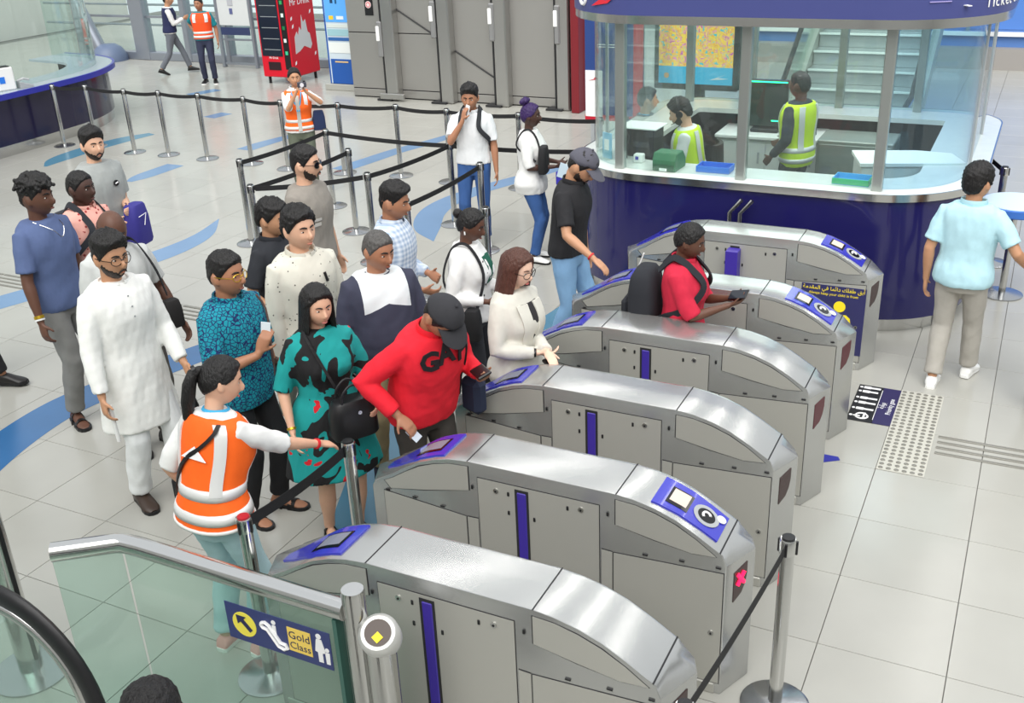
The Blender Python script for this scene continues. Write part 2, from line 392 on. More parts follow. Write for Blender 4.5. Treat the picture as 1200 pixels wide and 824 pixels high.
# ---------------------------------------------------------------- glazed facade (left rear)
FY = 12.65
MUL = mat('facade_mullion', (152, 158, 168), .35, .7)
fc = empty('window_1', (0, 0, 0), kind='structure')
for x, wd in ((-20.6, .2), (-18.62, .42), (-17.2, .16), (-16.02, .12), (-14.4, .16), (-12.6, .16), (-11.2, .2)):
    MB().box((x, FY, 2.5), (wd, .25, 5), .02).build('mullion', MUL, fc)
xs = [-20.6, -18.62, -17.2, -16.02, -14.4, -12.6, -11.2]
for a, b in zip(xs[:-1], xs[1:]):
    MB().box(((a+b)/2, FY, 2.55), (b-a-.1, .02, 4.7)).build('pane', GLASS, fc)
    MB().box(((a+b)/2, FY, .09), (b-a, .2, .18), .01).build('sill', MUL, fc)
    MB().box(((a+b)/2, FY, .98), (b-a, .07, .05)).build('transom', MUL, fc)
out = MB().box((-16, 22, -.15), (30, 18, .2)).build('floor_outside', mat('outdoor_paving', (214, 218, 222), .6, noise=.06, nscale=.8)); tag(out, kind='structure')
for k, (yy, zz) in enumerate(((14.6, 1.0), (14.6, .5), (17.5, 1.1))):
    tag(MB().tube([(-24, yy, zz), (-8, yy, zz)], .03, 6).build('trim_%d' % (k+1), MUL), kind='structure')
leanp = MB().tube([(-19.6, 12.3, 0.05), (-20.5, 12.2, 2.2), (-21.6, 12.2, 5)], .14, 16).build('trim_4', MUL, smooth=True); tag(leanp, kind='structure')
tag(MB().lathe([(.42, 0), (.42, .12), (.3, .3), (.17, .38)], (-19.45, 12.3, 0), 20).build('trim_5', mat('column_shoe', (98, 112, 138), .4), smooth=True), kind='structure')
# side and rear walls that close the hall beyond the frame
HALL = mat('hall_wall', (214, 212, 206), .6)
tag(MB().box((12.2, 4, 2.5), (.2, 30, 5)).build('wall_right', HALL), kind='structure')
tag(MB().box((-6, -11.1, 3.5), (40, .2, 7)).build('wall_front', HALL), kind='structure')
tag(MB().box((-25.6, 4, 2.5), (.2, 30, 5)).build('wall_left', HALL), kind='structure')
# ================================================================= FARE GATES
XR, XL = -.355, -2.285
ARC_R = [(-.375, .815), (-.50, .893), (-.60, .948), (-.70, .985), (-.80, 1.008), (-.895, 1.018)]
ARC_L = [(-1.69, 1.018), (-1.80, 1.006), (-1.89, .983), (-1.98, .948), (-2.07, .895), (-2.15, .842), (-2.265, .775)]
def gate_profile(xr, xl, zdrop=0.0):
    """outline in X,Z from lower right round the top to lower left"""
    P = [(xr, 0.0), (xr, .755)] + ARC_R + ARC_L + [(xl, .735), (xl, 0.0)]
    return P
def top_z(x):
    A = sorted(ARC_R+ARC_L); return float(np.interp(x, [a[0] for a in A], [a[1] for a in A]))
def top_patch(mb, x0, x1, y0, y1, t, n=10, off=.0, skew=None):
    """slab following the curved top of a gate"""
    lo, hi = [], []
    for i in range(n+1):
        f = i/n; x = x0+(x1-x0)*f; e = .004; tx = nrm((2*e, top_z(x+e)-top_z(x-e))); nx, nz = -tx[1], tx[0]
        a, b = (y0, y1) if skew is None else skew(f)
        z = top_z(x)
        lo.append(((x+nx*off, a, z+nz*off), (x+nx*off, b, z+nz*off))); hi.append(((x+nx*(off+t), a, z+nz*(off+t)), (x+nx*(off+t), b, z+nz*(off+t))))
    rings = [[l[0], l[1], h_[1], h_[0]] for l, h_ in zip(lo, hi)]
    return mb.loft(rings)
GATE_BLUE = mat('reader_blue', (52, 54, 178), .22, coat=.5)
FLAP = mat('flap_blue', (62, 46, 150), .35)
SCREEN = mat('reader_screen', (206, 186, 172), .3, emit=(206, 186, 172), estr=.25)
LSCR = mat('left_screen', (128, 132, 146), .25)
GREYPL = mat('grey_plastic', (165, 168, 170), .4)
REDLED = mat('red_led', (240, 30, 70), .4, emit=(255, 20, 70), estr=2.0)
DISP = mat('end_display_glass', (62, 44, 44), .12)
DISPR = mat('end_display_red', (78, 38, 44), .15, emit=(110, 20, 36), estr=.08)
HD = .15
def panel(mb, seam, poly, side, proud=.004):
    y = -HD if side < 0 else HD
    cx = sum(p[0] for p in poly)/len(poly); cz = sum(p[1] for p in poly)/len(poly)
    big = []
    for p in poly:
        dx, dz = p[0]-cx, p[1]-cz; L = math.hypot(dx, dz); big.append((p[0]+dx/L*.006, p[1]+dz/L*.006))
    seam.prism(big, min(y, y+side*.0015), max(y, y+side*.0015), 'y'); mb.prism(poly, min(y, y+side*proud), max(y, y+side*proud), 'y')
def build_gate(y, label, right_reader=True, left=True, paddle=False, red=False, dispred=False, sign=False):
    root = empty('fare_gate', (0, y, 0), 0, label, 'fare gate', 'fare gates in a row')
    st = [(-HD, 0.0), (-HD+.2, .085), (HD-.02, .05), (HD, .02)]
    rings = []
    for yy, e in st:
        rings.append([(px, yy, pz) for px, pz in gate_profile(XR+e, XL-e)])
    MB().loft(rings).build('body', STEEL, root, smooth=True, bevel=.005)
    # plinth
    MB().box(((XR+XL)/2, 0, .03), (XR-XL-.06, 2*HD+.012, .06), .004).build('plinth', STEEL_V, root)
    # seams across the top
    for x in (-.895, -1.69):
        top_patch(MB(), x-.003, x+.003, -HD-.001, HD+.001, .0015, 1).build('top_seam', DARKSEAM, root)
    top_patch(MB(), -.39, -.384, -HD-.001, HD+.001, .0015, 1).build('top_seam', DARKSEAM, root)
    for side in (-1, 1):
        def pan(name, poly, proud=.004, m_=STEEL_V):
            a, b = MB(), MB(); panel(a, b, poly, side, proud); o = a.build(name, m_, root, bevel=0); b.build('seam', DARKSEAM, o); return o
        # curved cheeks at both ends
        up = [(-.895, top_z(-.895)-.03)]+[(x, top_z(x)-.026) for x in (-.8, -.7, -.6, -.5)]+[(-.405, .8), (-.52, .79), (-.7, .815), (-.895, .85)]
        pan('cheek_panel', up)
        up = [(-1.69, top_z(-1.69)-.03)]+[(x, top_z(x)-.026) for x in (-1.8, -1.89, -1.98, -2.07, -2.15)]+[(-2.2, .79), (-2.165, .75), (-1.95, .79), (-1.69, .85)]
        pan('cheek_panel', up)
        pan('service_door', [(-.905, .685), (-.365, .715), (-.365, .07), (-.905, .07)])
        pan('service_door', [(-2.21, .725), (-1.715, .685), (-1.715, .07), (-2.21, .07)])
        pan('narrow_panel', [(-.968, .688), (-.912, .686), (-.912, .07), (-.968, .07)])
        pan('narrow_panel', [(-1.706, .686), (-1.645, .688), (-1.645, .07), (-1.706, .07)])
        pan('flap_cover', [(-1.635, .935), (-.98, .935), (-.98, .07), (-1.635, .07)])
        ys = side*(HD+.005)
        fx = -1.39 if side < 0 else -1.19
        MB().box((fx, side*(HD+.003), .53), (.075, .006, .78)).build('flap_slot', DARKSEAM, root)
        fl = MB().box((fx, side*(HD+(.055 if paddle else .004)), .53), (.05 if not paddle else .1, .012 if not paddle else .1, .75), .004).build('gate_flap', FLAP, root)
        sl = MB()
        slots_v = [(-.935, .90), (-1.143, .88), (-1.324, .767), (-1.465, .772), (-1.464, .882), (-1.668, .876)]
        slots_h = [(-.39, .745), (-.565, .735), (-.745, .72), (-2.185, .738), (-2.02, .728), (-1.852, .715)]
        for (sx, sz) in slots_v: MB().box((sx, ys, sz), (.012, .006, .024), .002).build('sensor', BLACK, root)
        for (sx, sz) in slots_h: MB().box((sx, ys, sz), (.026, .006, .011), .002).build('sensor', BLACK, root)
        for (lx, lz) in ((-1.073, .89), (-1.533, .885), (-.412, .365), (-2.15, .365)):
            o = MB().cyl((lx, ys, lz), .014, .008, 14, axis='y').build('lock', CHROME, root, smooth=True)
            MB().cyl((lx, ys+side*.004, lz-.002), .006, .003, 8, axis='y').build('keyhole', BLACK, o)
    # half-shield displays on the right end and left end
    for e, s_ in ((XR, 1), (XL, -1)):
        A = np.array([e, -HD, 0]); B = np.array([e+s_*.085, -HD+.2, 0]); d = B-A; nn = nrm(np.cross(d, (0, 0, 1)) if s_ > 0 else np.cross((0, 0, 1), d))
        pts = [(.28, .69), (.72, .715), (.72, .65), (.67, .60), (.55, .555), (.28, .525)]
        f = [A+d*u+np.array([0, 0, zz]) for u, zz in pts]
        o = MB().loft([[p-nn*.002 for p in f], [p+nn*.004 for p in f]]).build('end_display', DISPR if (dispred and s_ > 0) else DISP, root, fix=True)
        if red and s_ > 0:
            c = A+d*.49+np.array([0, 0, .645])
            for a in (.75, -.75, 0.0):
                v = nrm(d)*math.cos(a+math.pi/4*0)*.032+np.array([0, 0, 1])*math.sin(a)*.045
                if a == 0: continue
                MB().tube([c-v+nn*.006, c+v+nn*.006], .011, 6).build('red_cross', REDLED, o)
    def reader(x0, x1, sg):
        # trapezoid blue reader on the curved end
        sk = lambda f: (-.115+.014*f, .115-.014*f) if sg > 0 else (-.03-.088*min(1, f*1.7), .03+.088*min(1, f*1.7))
        r = top_patch(MB(), x0, x1, 0, 0, .012, 12, -.002, sk).build('card_reader', GATE_BLUE, root, smooth=True)
        L = x1-x0
        a, b = (x0+.2*L, x0+.45*L) if sg > 0 else (x0+.55*L, x0+.86*L)
        top_patch(MB(), a-.012, b+.012, -.07, .065, .0025, 4, .010).build('screen_frame', BLACKGLOSS, r)
        top_patch(MB(), a, b, -.045, .055, .001, 4, .0125).build('screen', SCREEN if sg > 0 else LSCR, r)
        if sg < 0: return
        cx = (x0+.73*L) if sg > 0 else (x0+.25*L)
        e = .01; tx = nrm((2*e, 0, top_z(cx+e)-top_z(cx-e))); nz = nrm((-tx[2], 0, tx[0])); c0 = np.array([cx, 0, top_z(cx)])+nz*.011
        ring = lambda rad, t0, t1, mm, nm: MB().tube([c0+nz*t0, c0+nz*t1], rad, 24).build(nm, mm, r, smooth=True)
        ring(.068, 0, .003, GREYPL, 'target_ring'); ring(.046, .003, .0045, BLACKGLOSS, 'target_disc')
        hx = MB().tube([c0+nz*.005+tx*.02*math.cos(t)+np.array([0, 1, 0])*.022*math.sin(t) for t in np.linspace(.4, 4.2, 8)], .007, 6).build('hand_mark', SIGNWHITE, r)
        if sg > 0: MB().tube([c0+tx*.07+np.array([0, .045, 0])+nz*.001, c0+tx*.07+np.array([0, .045, 0])+nz*.005], .024, 16).build('round_sticker', SIGNWHITE, r)
    if right_reader: reader(-.735, -.42, 1)
    if left: reader(-2.255, -1.84, -1)
    if sign:
        s_ = MB().box((-.60, -HD-.006, .405), (.49, .004, .56)).build('notice', NAVYSIGN, root)
        M1 = frame((-.60, -HD-.0085, .645), (1, 0, 0), (0, 0, 1))
        text_mesh('arabic_lettering', arabic('أبق طفلك دائما في المقدمة'), .043, YELLOW, s_, M1)
        text_mesh('lettering', 'Always keep your child in front', .0295, YELLOW, s_, frame((-.60, -HD-.0085, .605), (1, 0, 0), (0, 0, 1)))
        f = MB(); yb = (-HD-.0105, -HD-.0085)
        f.prism([(-.545+.045*math.cos(t), .52+.045*math.sin(t)) for t in np.linspace(0, 2*math.pi, 20, endpoint=False)], *yb, 'y')
        f.prism([(-.60, .455), (-.49, .455), (-.46, .43), (-.435, .30), (-.46, .295), (-.485, .39), (-.487, .16), (-.537, .16), (-.542, .28), (-.548, .16), (-.6, .16), (-.605, .39), (-.63, .295), (-.655, .30), (-.63, .43)], *yb, 'y')
        f.build('child_figure', YELLOW, s_, fix=True)
    return root
GY = [1.62, .42, -.478, -1.382, -2.29, -3.21]
build_gate(GY[0], 'steel fare gate carrying the navy notice with the yellow child figure', True, True, paddle=True, sign=True)
build_gate(GY[1], 'steel fare gate touched by the man in black polo and grey cap', True, True, paddle=True, dispred=True)
build_gate(GY[2], 'steel fare gate behind the woman in cream blazer and before the woman in red polo', False, True, dispred=True)
build_gate(GY[3], 'steel fare gate between the woman in cream blazer and the man in red sweatshirt', False, True)
build_gate(GY[4], 'steel fare gate with lit red cross on its end and blue card reader', True, True, red=True)
build_gate(GY[5], 'steel fare gate beside the glass rail and its escalator sign', False, True)
# ================================================================= STANCHIONS
BASEM = mat('stanchion_base', (168, 170, 172), .22, .95)
def stanchion_proto(cap):
    r = empty('queue_post')
    MB().lathe([(.165, 0), (.165, .008), (.15, .016), (.06, .024), (.036, .034)], n=32).build('base', BASEM, r, smooth=True)
    MB().lathe([(.033, .03), (.033, .88), (.031, .885)], n=20).build('pole', CHROME, r, smooth=True)
    h_ = MB().lathe([(.031, .88), (.038, .885), (.038, .955), (.034, .962), (.03, .962)], n=20).build('belt_head', CHROME, r, smooth=True)
    MB().lathe([(.03, .958), (.029, .97), (.01, .972)], n=20).build('cap', cap, h_, smooth=True)
    for a in range(4):
        MB().box((.039*math.cos(a*math.pi/2), .039*math.sin(a*math.pi/2), .92), (.012, .012, .07) if a % 2 == 0 else (.012, .012, .07), .002).build('belt_slot', BLACK, h_)
    return r
P0 = stanchion_proto(BLACK); P1 = stanchion_proto(mat('red_cap', (176, 32, 44), .4)); used = {}
def post(x, y, label, red=False, group='queue barrier posts'):
    src = P1 if red else P0
    o = src if src.name not in used else copy_tree(src)
    used[src.name] = 1; o.location = (x, y, 0); tag(o, label, 'queue post', group); return o
def belt(a, b, label, z=.92, w=.05, group='black barrier belts'):
    A = np.array([a[0], a[1], z]); B = np.array([b[0], b[1], z]); d = nrm(B-A); A = A+d*.045; B = B-d*.045; n = np.array([-d[1], d[0], 0])*.0015
    rings = []
    for t in np.linspace(0, 1, 9):
        c = A+(B-A)*t+np.array([0, 0, -.02*4*t*(1-t)]); u = np.array([0, 0, w/2])
        rings.append([c-u-n, c-u+n, c+u+n, c+u-n])
    o = MB().loft(rings).build('barrier_belt', BELT); o2 = tag(o, label, 'belt', group); return o
ROW = [(-13.3, 5.3), (-12.72, 5.42), (-11.8, 5.31), (-11.14, 5.34), (-10.37, 5.33), (-9.51, 5.3), (-8.8, 5.23), (-7.88, 5.29), (-7.03, 5.4), (-6.22, 5.34), (-5.2, 5.36), (-4.1, 5.36)]
RL = ['queue post standing against the dark curved service counter', 'queue post just past the dark curved counter, where the long belt starts', 'queue post in the long belt row, first one clear of the curved counter', 'queue post in the long belt row, second one clear of the curved counter', 'queue post in the long belt row, third one clear of the curved counter', 'queue post in the long belt row, left of the woman in orange vest', 'queue post in the long belt row right behind the woman in orange vest', 'queue post in the long belt row in front of the blue ticket machine', 'queue post in the long belt row before the first steel pillar', 'queue post in the long belt row behind the man in white polo with backpack', 'queue post in the long belt row behind the woman with purple hair', 'queue post in the long belt row nearest the glass booth']
for (x, y), l in zip(ROW, RL): post(x, y, l)
BLB = ['black belt across the dark curved service counter', 'black belt leaving the dark curved counter', 'black belt of the long row, second stretch from the curved counter', 'black belt of the long row, third stretch from the curved counter', 'black belt of the long row, fourth stretch from the curved counter', 'black belt of the long row ending at the woman in orange vest', 'black belt of the long row before the red vending machine', 'black belt of the long row before the blue ticket machine', 'black belt of the long row before the first steel pillars', 'black belt of the long row behind the white polo man', 'black belt of the long row behind the purple haired woman']
for i in range(len(ROW)-1): belt(ROW[i], ROW[i+1], BLB[i])
Q = dict(A=(-7.14, 2.37), B=(-6.33, 1.56), C=(-7.08, 3.89), D=(-6.23, 3.13), E=(-5.44, 2.32), F=(-4.51, 1.57), G=(-5.27, 3.74), H=(-4.51, 3.03), I=(-3.72, 1.64))
QL = dict(A='corner queue post farthest from the booth where the maze belt turns', B='queue post behind the young man in black polo', C='queue post beside the woman in orange vest with raised camera', D='queue post standing free behind the man in sunglasses', E='queue post behind the young man in checked shirt, two belts meeting on it', F='queue post right beside the young man in checked shirt', G='queue post at the backpack of the man in white polo', H='queue post in front of the jeans of the man in white polo', I='queue post behind the woman in white jacket')
for k in Q: post(*Q[k], QL[k])
for a, b, l in (('A', 'C', 'black belt passing before the woman in orange vest with camera'), ('B', 'D', 'black belt passing behind the head of the man in sunglasses'), ('C', 'G', 'black belt leading to the backpack of the man in white polo'), ('B', 'E', 'black belt passing behind the man in sunglasses at chest height'), ('E', 'G', 'black slanting belt ending at the backpack of the man in white polo'), ('F', 'H', 'black slanting belt from the checked shirt man to the white polo man'), ):
    belt(Q[a], Q[b], l)
belt(Q['G'], (-3.62, 3.95), 'black belt between the man in white polo and the woman with purple hair')
post(-3.58, 3.97, 'queue post hidden behind the woman with purple hair')
post(-.095, -2.40, 'tall queue post standing at the end of the gate with the red cross')
post(-.2, -3.56, 'queue post at the end of the gate beside the glass rail')
belt((-.095, -2.40), (-.2, -3.56), 'black belt stretched across the ends of the two nearest gates')
post(-2.48, -3.22, 'queue post with red cap beside the staff woman in orange vest', True)
post(-2.43, -2.42, 'queue post under the outstretched hand of the staff woman')
belt((-2.48, -3.22), (-2.43, -2.42), 'black belt held by the staff woman in orange vest', w=.06)
post(.41, 4.39, 'queue post behind the man in pale blue polo')
belt((.41, 4.39), (.05, 5.6), 'short black belt behind the head of the man in pale blue polo')
post(.0, 5.7, 'queue post at the far side of the glass booth')
# ================================================================= GLASS TICKET BOOTH
def rrect(x0, x1, y0, y1, rf, rb, n=14):
    """rounded rectangle, starts at the rear left, runs along the left side, front, right side, rear"""
    P = []
    def arc(cx, cy, r, a0, a1):
        for t in np.linspace(a0, a1, n): P.append((cx+r*math.cos(t), cy+r*math.sin(t)))
    arc(x0+rb, y1-rb, rb, math.pi/2, math.pi); arc(x0+rf, y0+rf, rf, math.pi, 1.5*math.pi); arc(x1-rf, y0+rf, rf, 1.5*math.pi, 2*math.pi); arc(x1-rb, y1-rb, rb, 0, .5*math.pi)
    return P
def strip(mb, outer, inner, z0, z1, closed=False):
    n = len(outer); rings = []
    for o, i in zip(outer, inner): rings.append([(o[0], o[1], z0), (i[0], i[1], z0), (i[0], i[1], z1), (o[0], o[1], z1)])
    if closed: rings.append(rings[0])
    return mb.loft(rings, cap=not closed)
BX = (-3.3, .28, 2.22, 5.6); NSEG = 14
def ol(ins): return rrect(BX[0]+ins, BX[1]-ins, BX[2]+ins, BX[3]-ins, .84-ins, .5-min(ins, .45), NSEG)
def dense(P, k=6):
    out = []
    for i in range(len(P)):
        a, b = P[i], P[(i+1) % len(P)]; L = math.dist(a, b); m_ = max(1, int(L/.16))
        for t in range(m_): out.append((a[0]+(b[0]-a[0])*t/m_, a[1]+(b[1]-a[1])*t/m_))
    return out
def ring_pts(ins_list):
    base = ol(0); outs = [[] for _ in ins_list]
    PP = [ol(i) for i in ins_list]
    for k in range(len(base)):
        a, b = base[k], base[(k+1) % len(base)]; m_ = max(1, int(math.dist(a, b)/.16))
        for t in range(m_):
            for q, P in enumerate(PP):
                A, B = P[k], P[(k+1) % len(base)]; outs[q].append((A[0]+(B[0]-A[0])*t/m_, A[1]+(B[1]-A[1])*t/m_))
    return outs
booth = empty('ticket_booth', (0, 0, 0), label='ticket booth with navy counter front, glass walls and navy sign band', cat='booth')
O0, O1, O3, OG, OG2, OC, OH, OH2, OS, OSi = ring_pts([0, .03, .05, .13, .142, .5, -.05, .0, .06, .1])
N = len(O0)
# counter front panels, split at the seams
cuts = [0]
for k in range(N):
    x, y = O0[k]
    for cx in (-2.55, -1.62, -.45):
        if y < 2.3 and O0[k-1][0] < cx <= x: cuts.append(k)
    if k and x > .279 and O0[k-1][0] <= .279 and y < 3.4: cuts.append(k)
cuts = sorted(set(cuts))+[N]
NAVYD = NAVY
for a, b in zip(cuts[:-1], cuts[1:]):
    idx = [i % N for i in range(a, b+1)]
    strip(MB(), [O0[i] for i in idx], [O1[i] for i in idx], .13, 1.165).build('front_panel', NAVYD, booth, smooth=True)
strip(MB(), OS, OSi, 0, .13, True).build('skirt', CHROME, booth, smooth=True)
strip(MB(), O3, [(p[0], p[1]) for p in OSi], .12, 1.16, True).build('backing', DARKSEAM, booth)
MARBLE = mat('counter_stone', (214, 216, 212), .2, noise=.08, nscale=12)
strip(MB(), ring_pts([-.02])[0], OC, 1.165, 1.215, True).build('counter_top', MARBLE, booth, smooth=True)
strip(MB(), ring_pts([-.03])[0], ring_pts([-.018])[0], 1.16, 1.22, True).build('counter_rim', CHROME, booth, smooth=True)
# glass walls: panes between mullions
mx = [at(px_, 190, 1.22)[0]*1.0 for px_ in (733, 879, 1041)]
mpos = []
for k in range(N):
    x, y = OG[k]; xp = OG[k-1][0]
    for c in mx:
        if y < 2.9 and xp < c <= x: mpos.append(k)
back_m = [k for k in range(N) if OG[k][1] > 5.2 and any(OG[k][0] < c <= OG[k-1][0] for c in (-.4, -1.3, -2.2, -3.0))]
side_m = [min(range(N), key=lambda k: (OG[k][0]-q[0])**2+(OG[k][1]-q[1])**2) for q in ((-3.17, 3.2), (.15, 3.2), (.15, 4.6))]
allm = sorted(set(mpos+back_m+side_m)); MULB = mat('booth_mullion', (170, 176, 172), .3, .75)
for k in allm:
    x, y = OG[k]; thin = k in side_m
    MB().box((x, y, 1.86), (.03 if thin else .085, .03 if thin else .085, 1.3), .008).build('mullion', MULB if not thin else GREYPL, booth)
for a, b in zip(allm, allm[1:]+[allm[0]+N]):
    idx = [i % N for i in range(a, b+1)]
    strip(MB(), [OG[i] for i in idx], [OG2[i] for i in idx], 1.225, 2.5).build('glass_pane', GLASSB if OG[idx[len(idx)//2]][0] > -.6 else GLASS, booth, smooth=True)
strip(MB(), ring_pts([-.04])[0], ring_pts([.16])[0], 2.5, 2.57, True).build('header_rim', CHROME, booth, smooth=True)
strip(MB(), OH, OH2, 2.57, 3.35, True).build('header_band', mat('header_navy', (68, 74, 128), .3), booth, smooth=True)
MB().loft([[(p[0], p[1], 2.58) for p in OH2], [(p[0], p[1], 2.62) for p in OH2]]).build('ceiling_panel', WHITE, booth)
# lettering round the curved header
def on_curve(s):
    """arc length measured from the front right seam (x=-.57) along the outline"""
    r = .89; cx, cy = BX[1]+.05-r, BX[2]-.05+r
    if s < 0: return np.array([cx+s, BX[2]-.05, 0]), np.array([1.0, 0, 0])
    t = -math.pi/2+s/r; return np.array([cx+r*math.cos(t), cy+r*math.sin(t), 0]), np.array([-math.sin(t), math.cos(t), 0])
def letters(txt, s0, z, size, adv):
    s = s0
    for ch in txt:
        wd = size*{'i': .26, 't': .36, 'f': .34, 'l': .24, 'T': .58, 'O': .76, ' ': .3, 'c': .5}.get(ch, .56)
        if ch != ' ':
            p, t = on_curve(s+wd/2); nn = np.cross(t, (0, 0, 1)); p = p+nn*.003+np.array([0, 0, z])
            text_mesh('letter', ch, size, SIGNWHITE, booth, frame(p, t, (0, 0, 1)), .002)
        s += wd*adv
letters('Ticket Office', .80, 2.63, .115, 1.08)
p, t = on_curve(.62); MB().box((0, 0, 0), (.03, .006, .11)).build('arabic_stroke', SIGNWHITE, booth).matrix_local = frame(p+np.array([0, 0, 2.66])-np.array([0, .002, 0]), t, (0, 0, 1))
p, t = on_curve(.42); MB().box((0, 0, 0), (.16, .006, .012)).build('lilac_bar', mat('lilac', (170, 160, 215), .5), booth).matrix_local = frame(p+np.array([0, 0, 2.695]), t, (0, 0, 1))
cL = BX[0]-.05+.89
def on_left(s):
    t = -math.pi/2-s/.89; return np.array([cL+.89*math.cos(t), BX[2]-.05+.89+.89*math.sin(t), 0]), np.array([-math.sin(t), math.cos(t), 0])
p, t = on_left(.66); o = MB().tube([(.05*math.cos(a), .05*math.sin(a), .003) for a in np.linspace(0, 6.283, 21)], .016, 6).build('round_mark', SIGNWHITE, booth); o.matrix_local = frame(p+np.array([0, 0, 2.68]), t, (0, 0, 1))
p, t = on_left(.36); o = MB().prism([(-.14, -.03), (-.02, .04), (.02, .02), (.12, .05), (.05, .0)], 0, .004).build('red_swoosh', mat('logo_red', (214, 40, 56), .5), booth, fix=True); o.matrix_local = frame(p+np.array([0, 0, 2.66])+np.cross(t, (0, 0, 1))*.004, t, (0, 0, 1))
# gripper bracket on the front seam
xb = at(866, 240, 1.0)[0]
br = empty('steel_bracket', (-1.62, 2.13, 0), label='polished steel handrail post standing at the seam of the navy booth front', cat='handrail')
for dx in (0, .09): MB().tube([(dx, 0, 0), (dx, 0, .98), (dx+.1, .0, 1.1)], .02, 10).build('tube', CHROME, br, smooth=True)
# booth interior
bi = MB().box((-1.5, 3.95, .04), (3.3, 2.7, .08)).build('booth_floor', mat('booth_carpet', (120, 122, 124), .8), booth)
bl = bpy.data.lights.new('booth_fill', 'AREA'); bl.shape = 'RECTANGLE'; bl.size = 2.8; bl.size_y = 2.2; bl.energy = 45  # unseen area light added to brighten the roofed interior
lo_ = bpy.data.objects.new('booth_fill', bl); COL.objects.link(lo_); lo_.location = (-1.5, 3.9, 2.57); lo_.parent = booth
CAB = mat('cabinet_white', (214, 216, 214), .4)
cab = empty('back_counter', (-1.95, 5.02, .08), label='white cabinet counter along the rear glass of the ticket booth', cat='counter')
MB().box((0, 0, .45), (1.1, .5, .9), .01).build('carcass', CAB, cab); MB().box((0, -.02, .92), (1.12, .56, .04), .008).build('worktop', WHITE, cab)
for k in range(2): d_ = MB().box((-.275+k*.55, -.256, .45), (.53, .02, .82), .004).build('door', CAB, cab); MB().box((-.08+k*.55, -.272, .7), (.02, .012, .12)).build('handle', GREYPL, d_)
c2 = empty('corner_cabinet', (-.35, 3.45, .08), math.radians(18), label='low white curved cabinet with small square vent behind the rounded glass', cat='cabinet')
MB().prism([(-.45, -.2), (.4, -.2), (.36, .12), (.1, .22), (-.45, .25)], 0, 1.12).build('carcass', CAB, c2, bevel=.01)
MB().prism([(-.47, -.22), (.42, -.22), (.38, .14), (.1, .25), (-.47, .27)], 1.12, 1.15).build('top', WHITE, c2)
v_ = MB().box((0, -.206, .93), (.12, .01, .12), .003).build('vent', GREYPL, c2)
c3 = empty('glass_cabinet', (-1.0, 4.75, .08), label='grey steel cabinet inside the booth beside the standing clerk', cat='cabinet')
MB().box((0, 0, .5), (.75, .5, 1.0), .01).build('carcass', mat('cab_grey', (150, 156, 150), .4, .4), c3); MB().box((0, -.256, .5), (.7, .015, .92), .003).build('door', mat('cab_greyd', (138, 146, 140), .4, .4), c3); MB().box((.27, -.27, .78), (.04, .02, .03)).build('latch', BLACK, c3)
tm = empty('green_lit_terminal', (-2.02, 5.0, 1.02), label='dark terminal with green lights on the rear counter of the booth', cat='terminal')
MB().box((0, 0, .02), (.3, .2, .04), .008).build('base', BLACK, tm); MB().box((0, 0, .3), (.44, .06, .5), .01).build('panel', mat('dark_green', (34, 50, 46), .2), tm)
LEDG = mat('green_led', (40, 240, 160), .4, emit=(30, 240, 150), estr=3.0)
for (x, z, a, b) in ((0, .53, .42, .012), (.1, .12, .08, .012)): MB().box((x, -.034, z), (a, .006, b)).build('green_strip', LEDG, tm)
MB().sphere((.17, -.035, .08), .014, 10, 6).build('green_lamp', LEDG, tm)
# things on the counter
def on(px_, py_, z=1.215): p = at(px_, py_, z); return (p[0], p[1], z)
g_ = empty('receipt_printer', on(784, 197), math.radians(-4), label='green box-shaped machine on the booth counter before the seated clerk', cat='machine')
GRN = mat('green_plastic', (44, 112, 74), .5, noise=.1, nscale=20)
MB().prism([(-.13, 0), (.13, 0), (.13, .08), (.06, .16), (-.1, .16), (-.13, .1)], -.11, .11, 'x').build('case', GRN, g_, bevel=.012)
MB().box((0, -.135, .04), (.2, .012, .04)).build('slot_plate', mat('green_dark', (30, 84, 56), .5), g_); MB().box((0, -.143, .02), (.07, .006, .025)).build('label_plate', WHITE, g_)
tb = empty('document_tray', on(838, 200), 0, label='shallow blue tray on the booth counter by the steel mullion', cat='tray')
tbl = mat('tray_blue', (38, 112, 216), .4)
MB().box((0, 0, .006), (.3, .18, .012), .003).build('tray_base', tbl, tb)
for (x, y, a, b) in ((0, -.085, .3, .012), (0, .085, .3, .012), (-.145, 0, .012, .17), (.145, 0, .012, .17)): MB().box((x, y, .03), (a, b, .05), .003).build('tray_side', tbl, tb)
tb = empty('document_tray', on(999, 214), math.radians(-3), label='tray with blue and green sides on the counter before the standing clerk', cat='tray')
tg = mat('tray_green', (40, 168, 112), .4); tc_ = mat('tray_cyan', (70, 168, 228), .4)
MB().box((0, 0, .006), (.3, .2, .012), .003).build('tray_base', tc_, tb)
for (x, y, a, b, mm) in ((0, -.095, .3, .012, tg), (0, .095, .3, .012, tc_), (-.145, 0, .012, .19, tc_), (.145, 0, .012, .19, tg)): MB().box((x, y, .028), (a, b, .05), .003).build('tray_side', mm, tb)
mo = empty('ticket_printer', on(752, 180), math.radians(-3), label='black box-shaped ticket printer with white top on the booth counter', cat='printer')
MB().box((0, 0, .13), (.34, .26, .26), .012).build('case', BLACK, mo); MB().box((.01, 0, .268), (.38, .3, .014), .004).build('top_plate', WHITE, mo); MB().box((.05, -.132, .12), (.16, .006, .05), .002).build('ticket_slot', mat('slot_grey', (60, 60, 64), .4), mo)
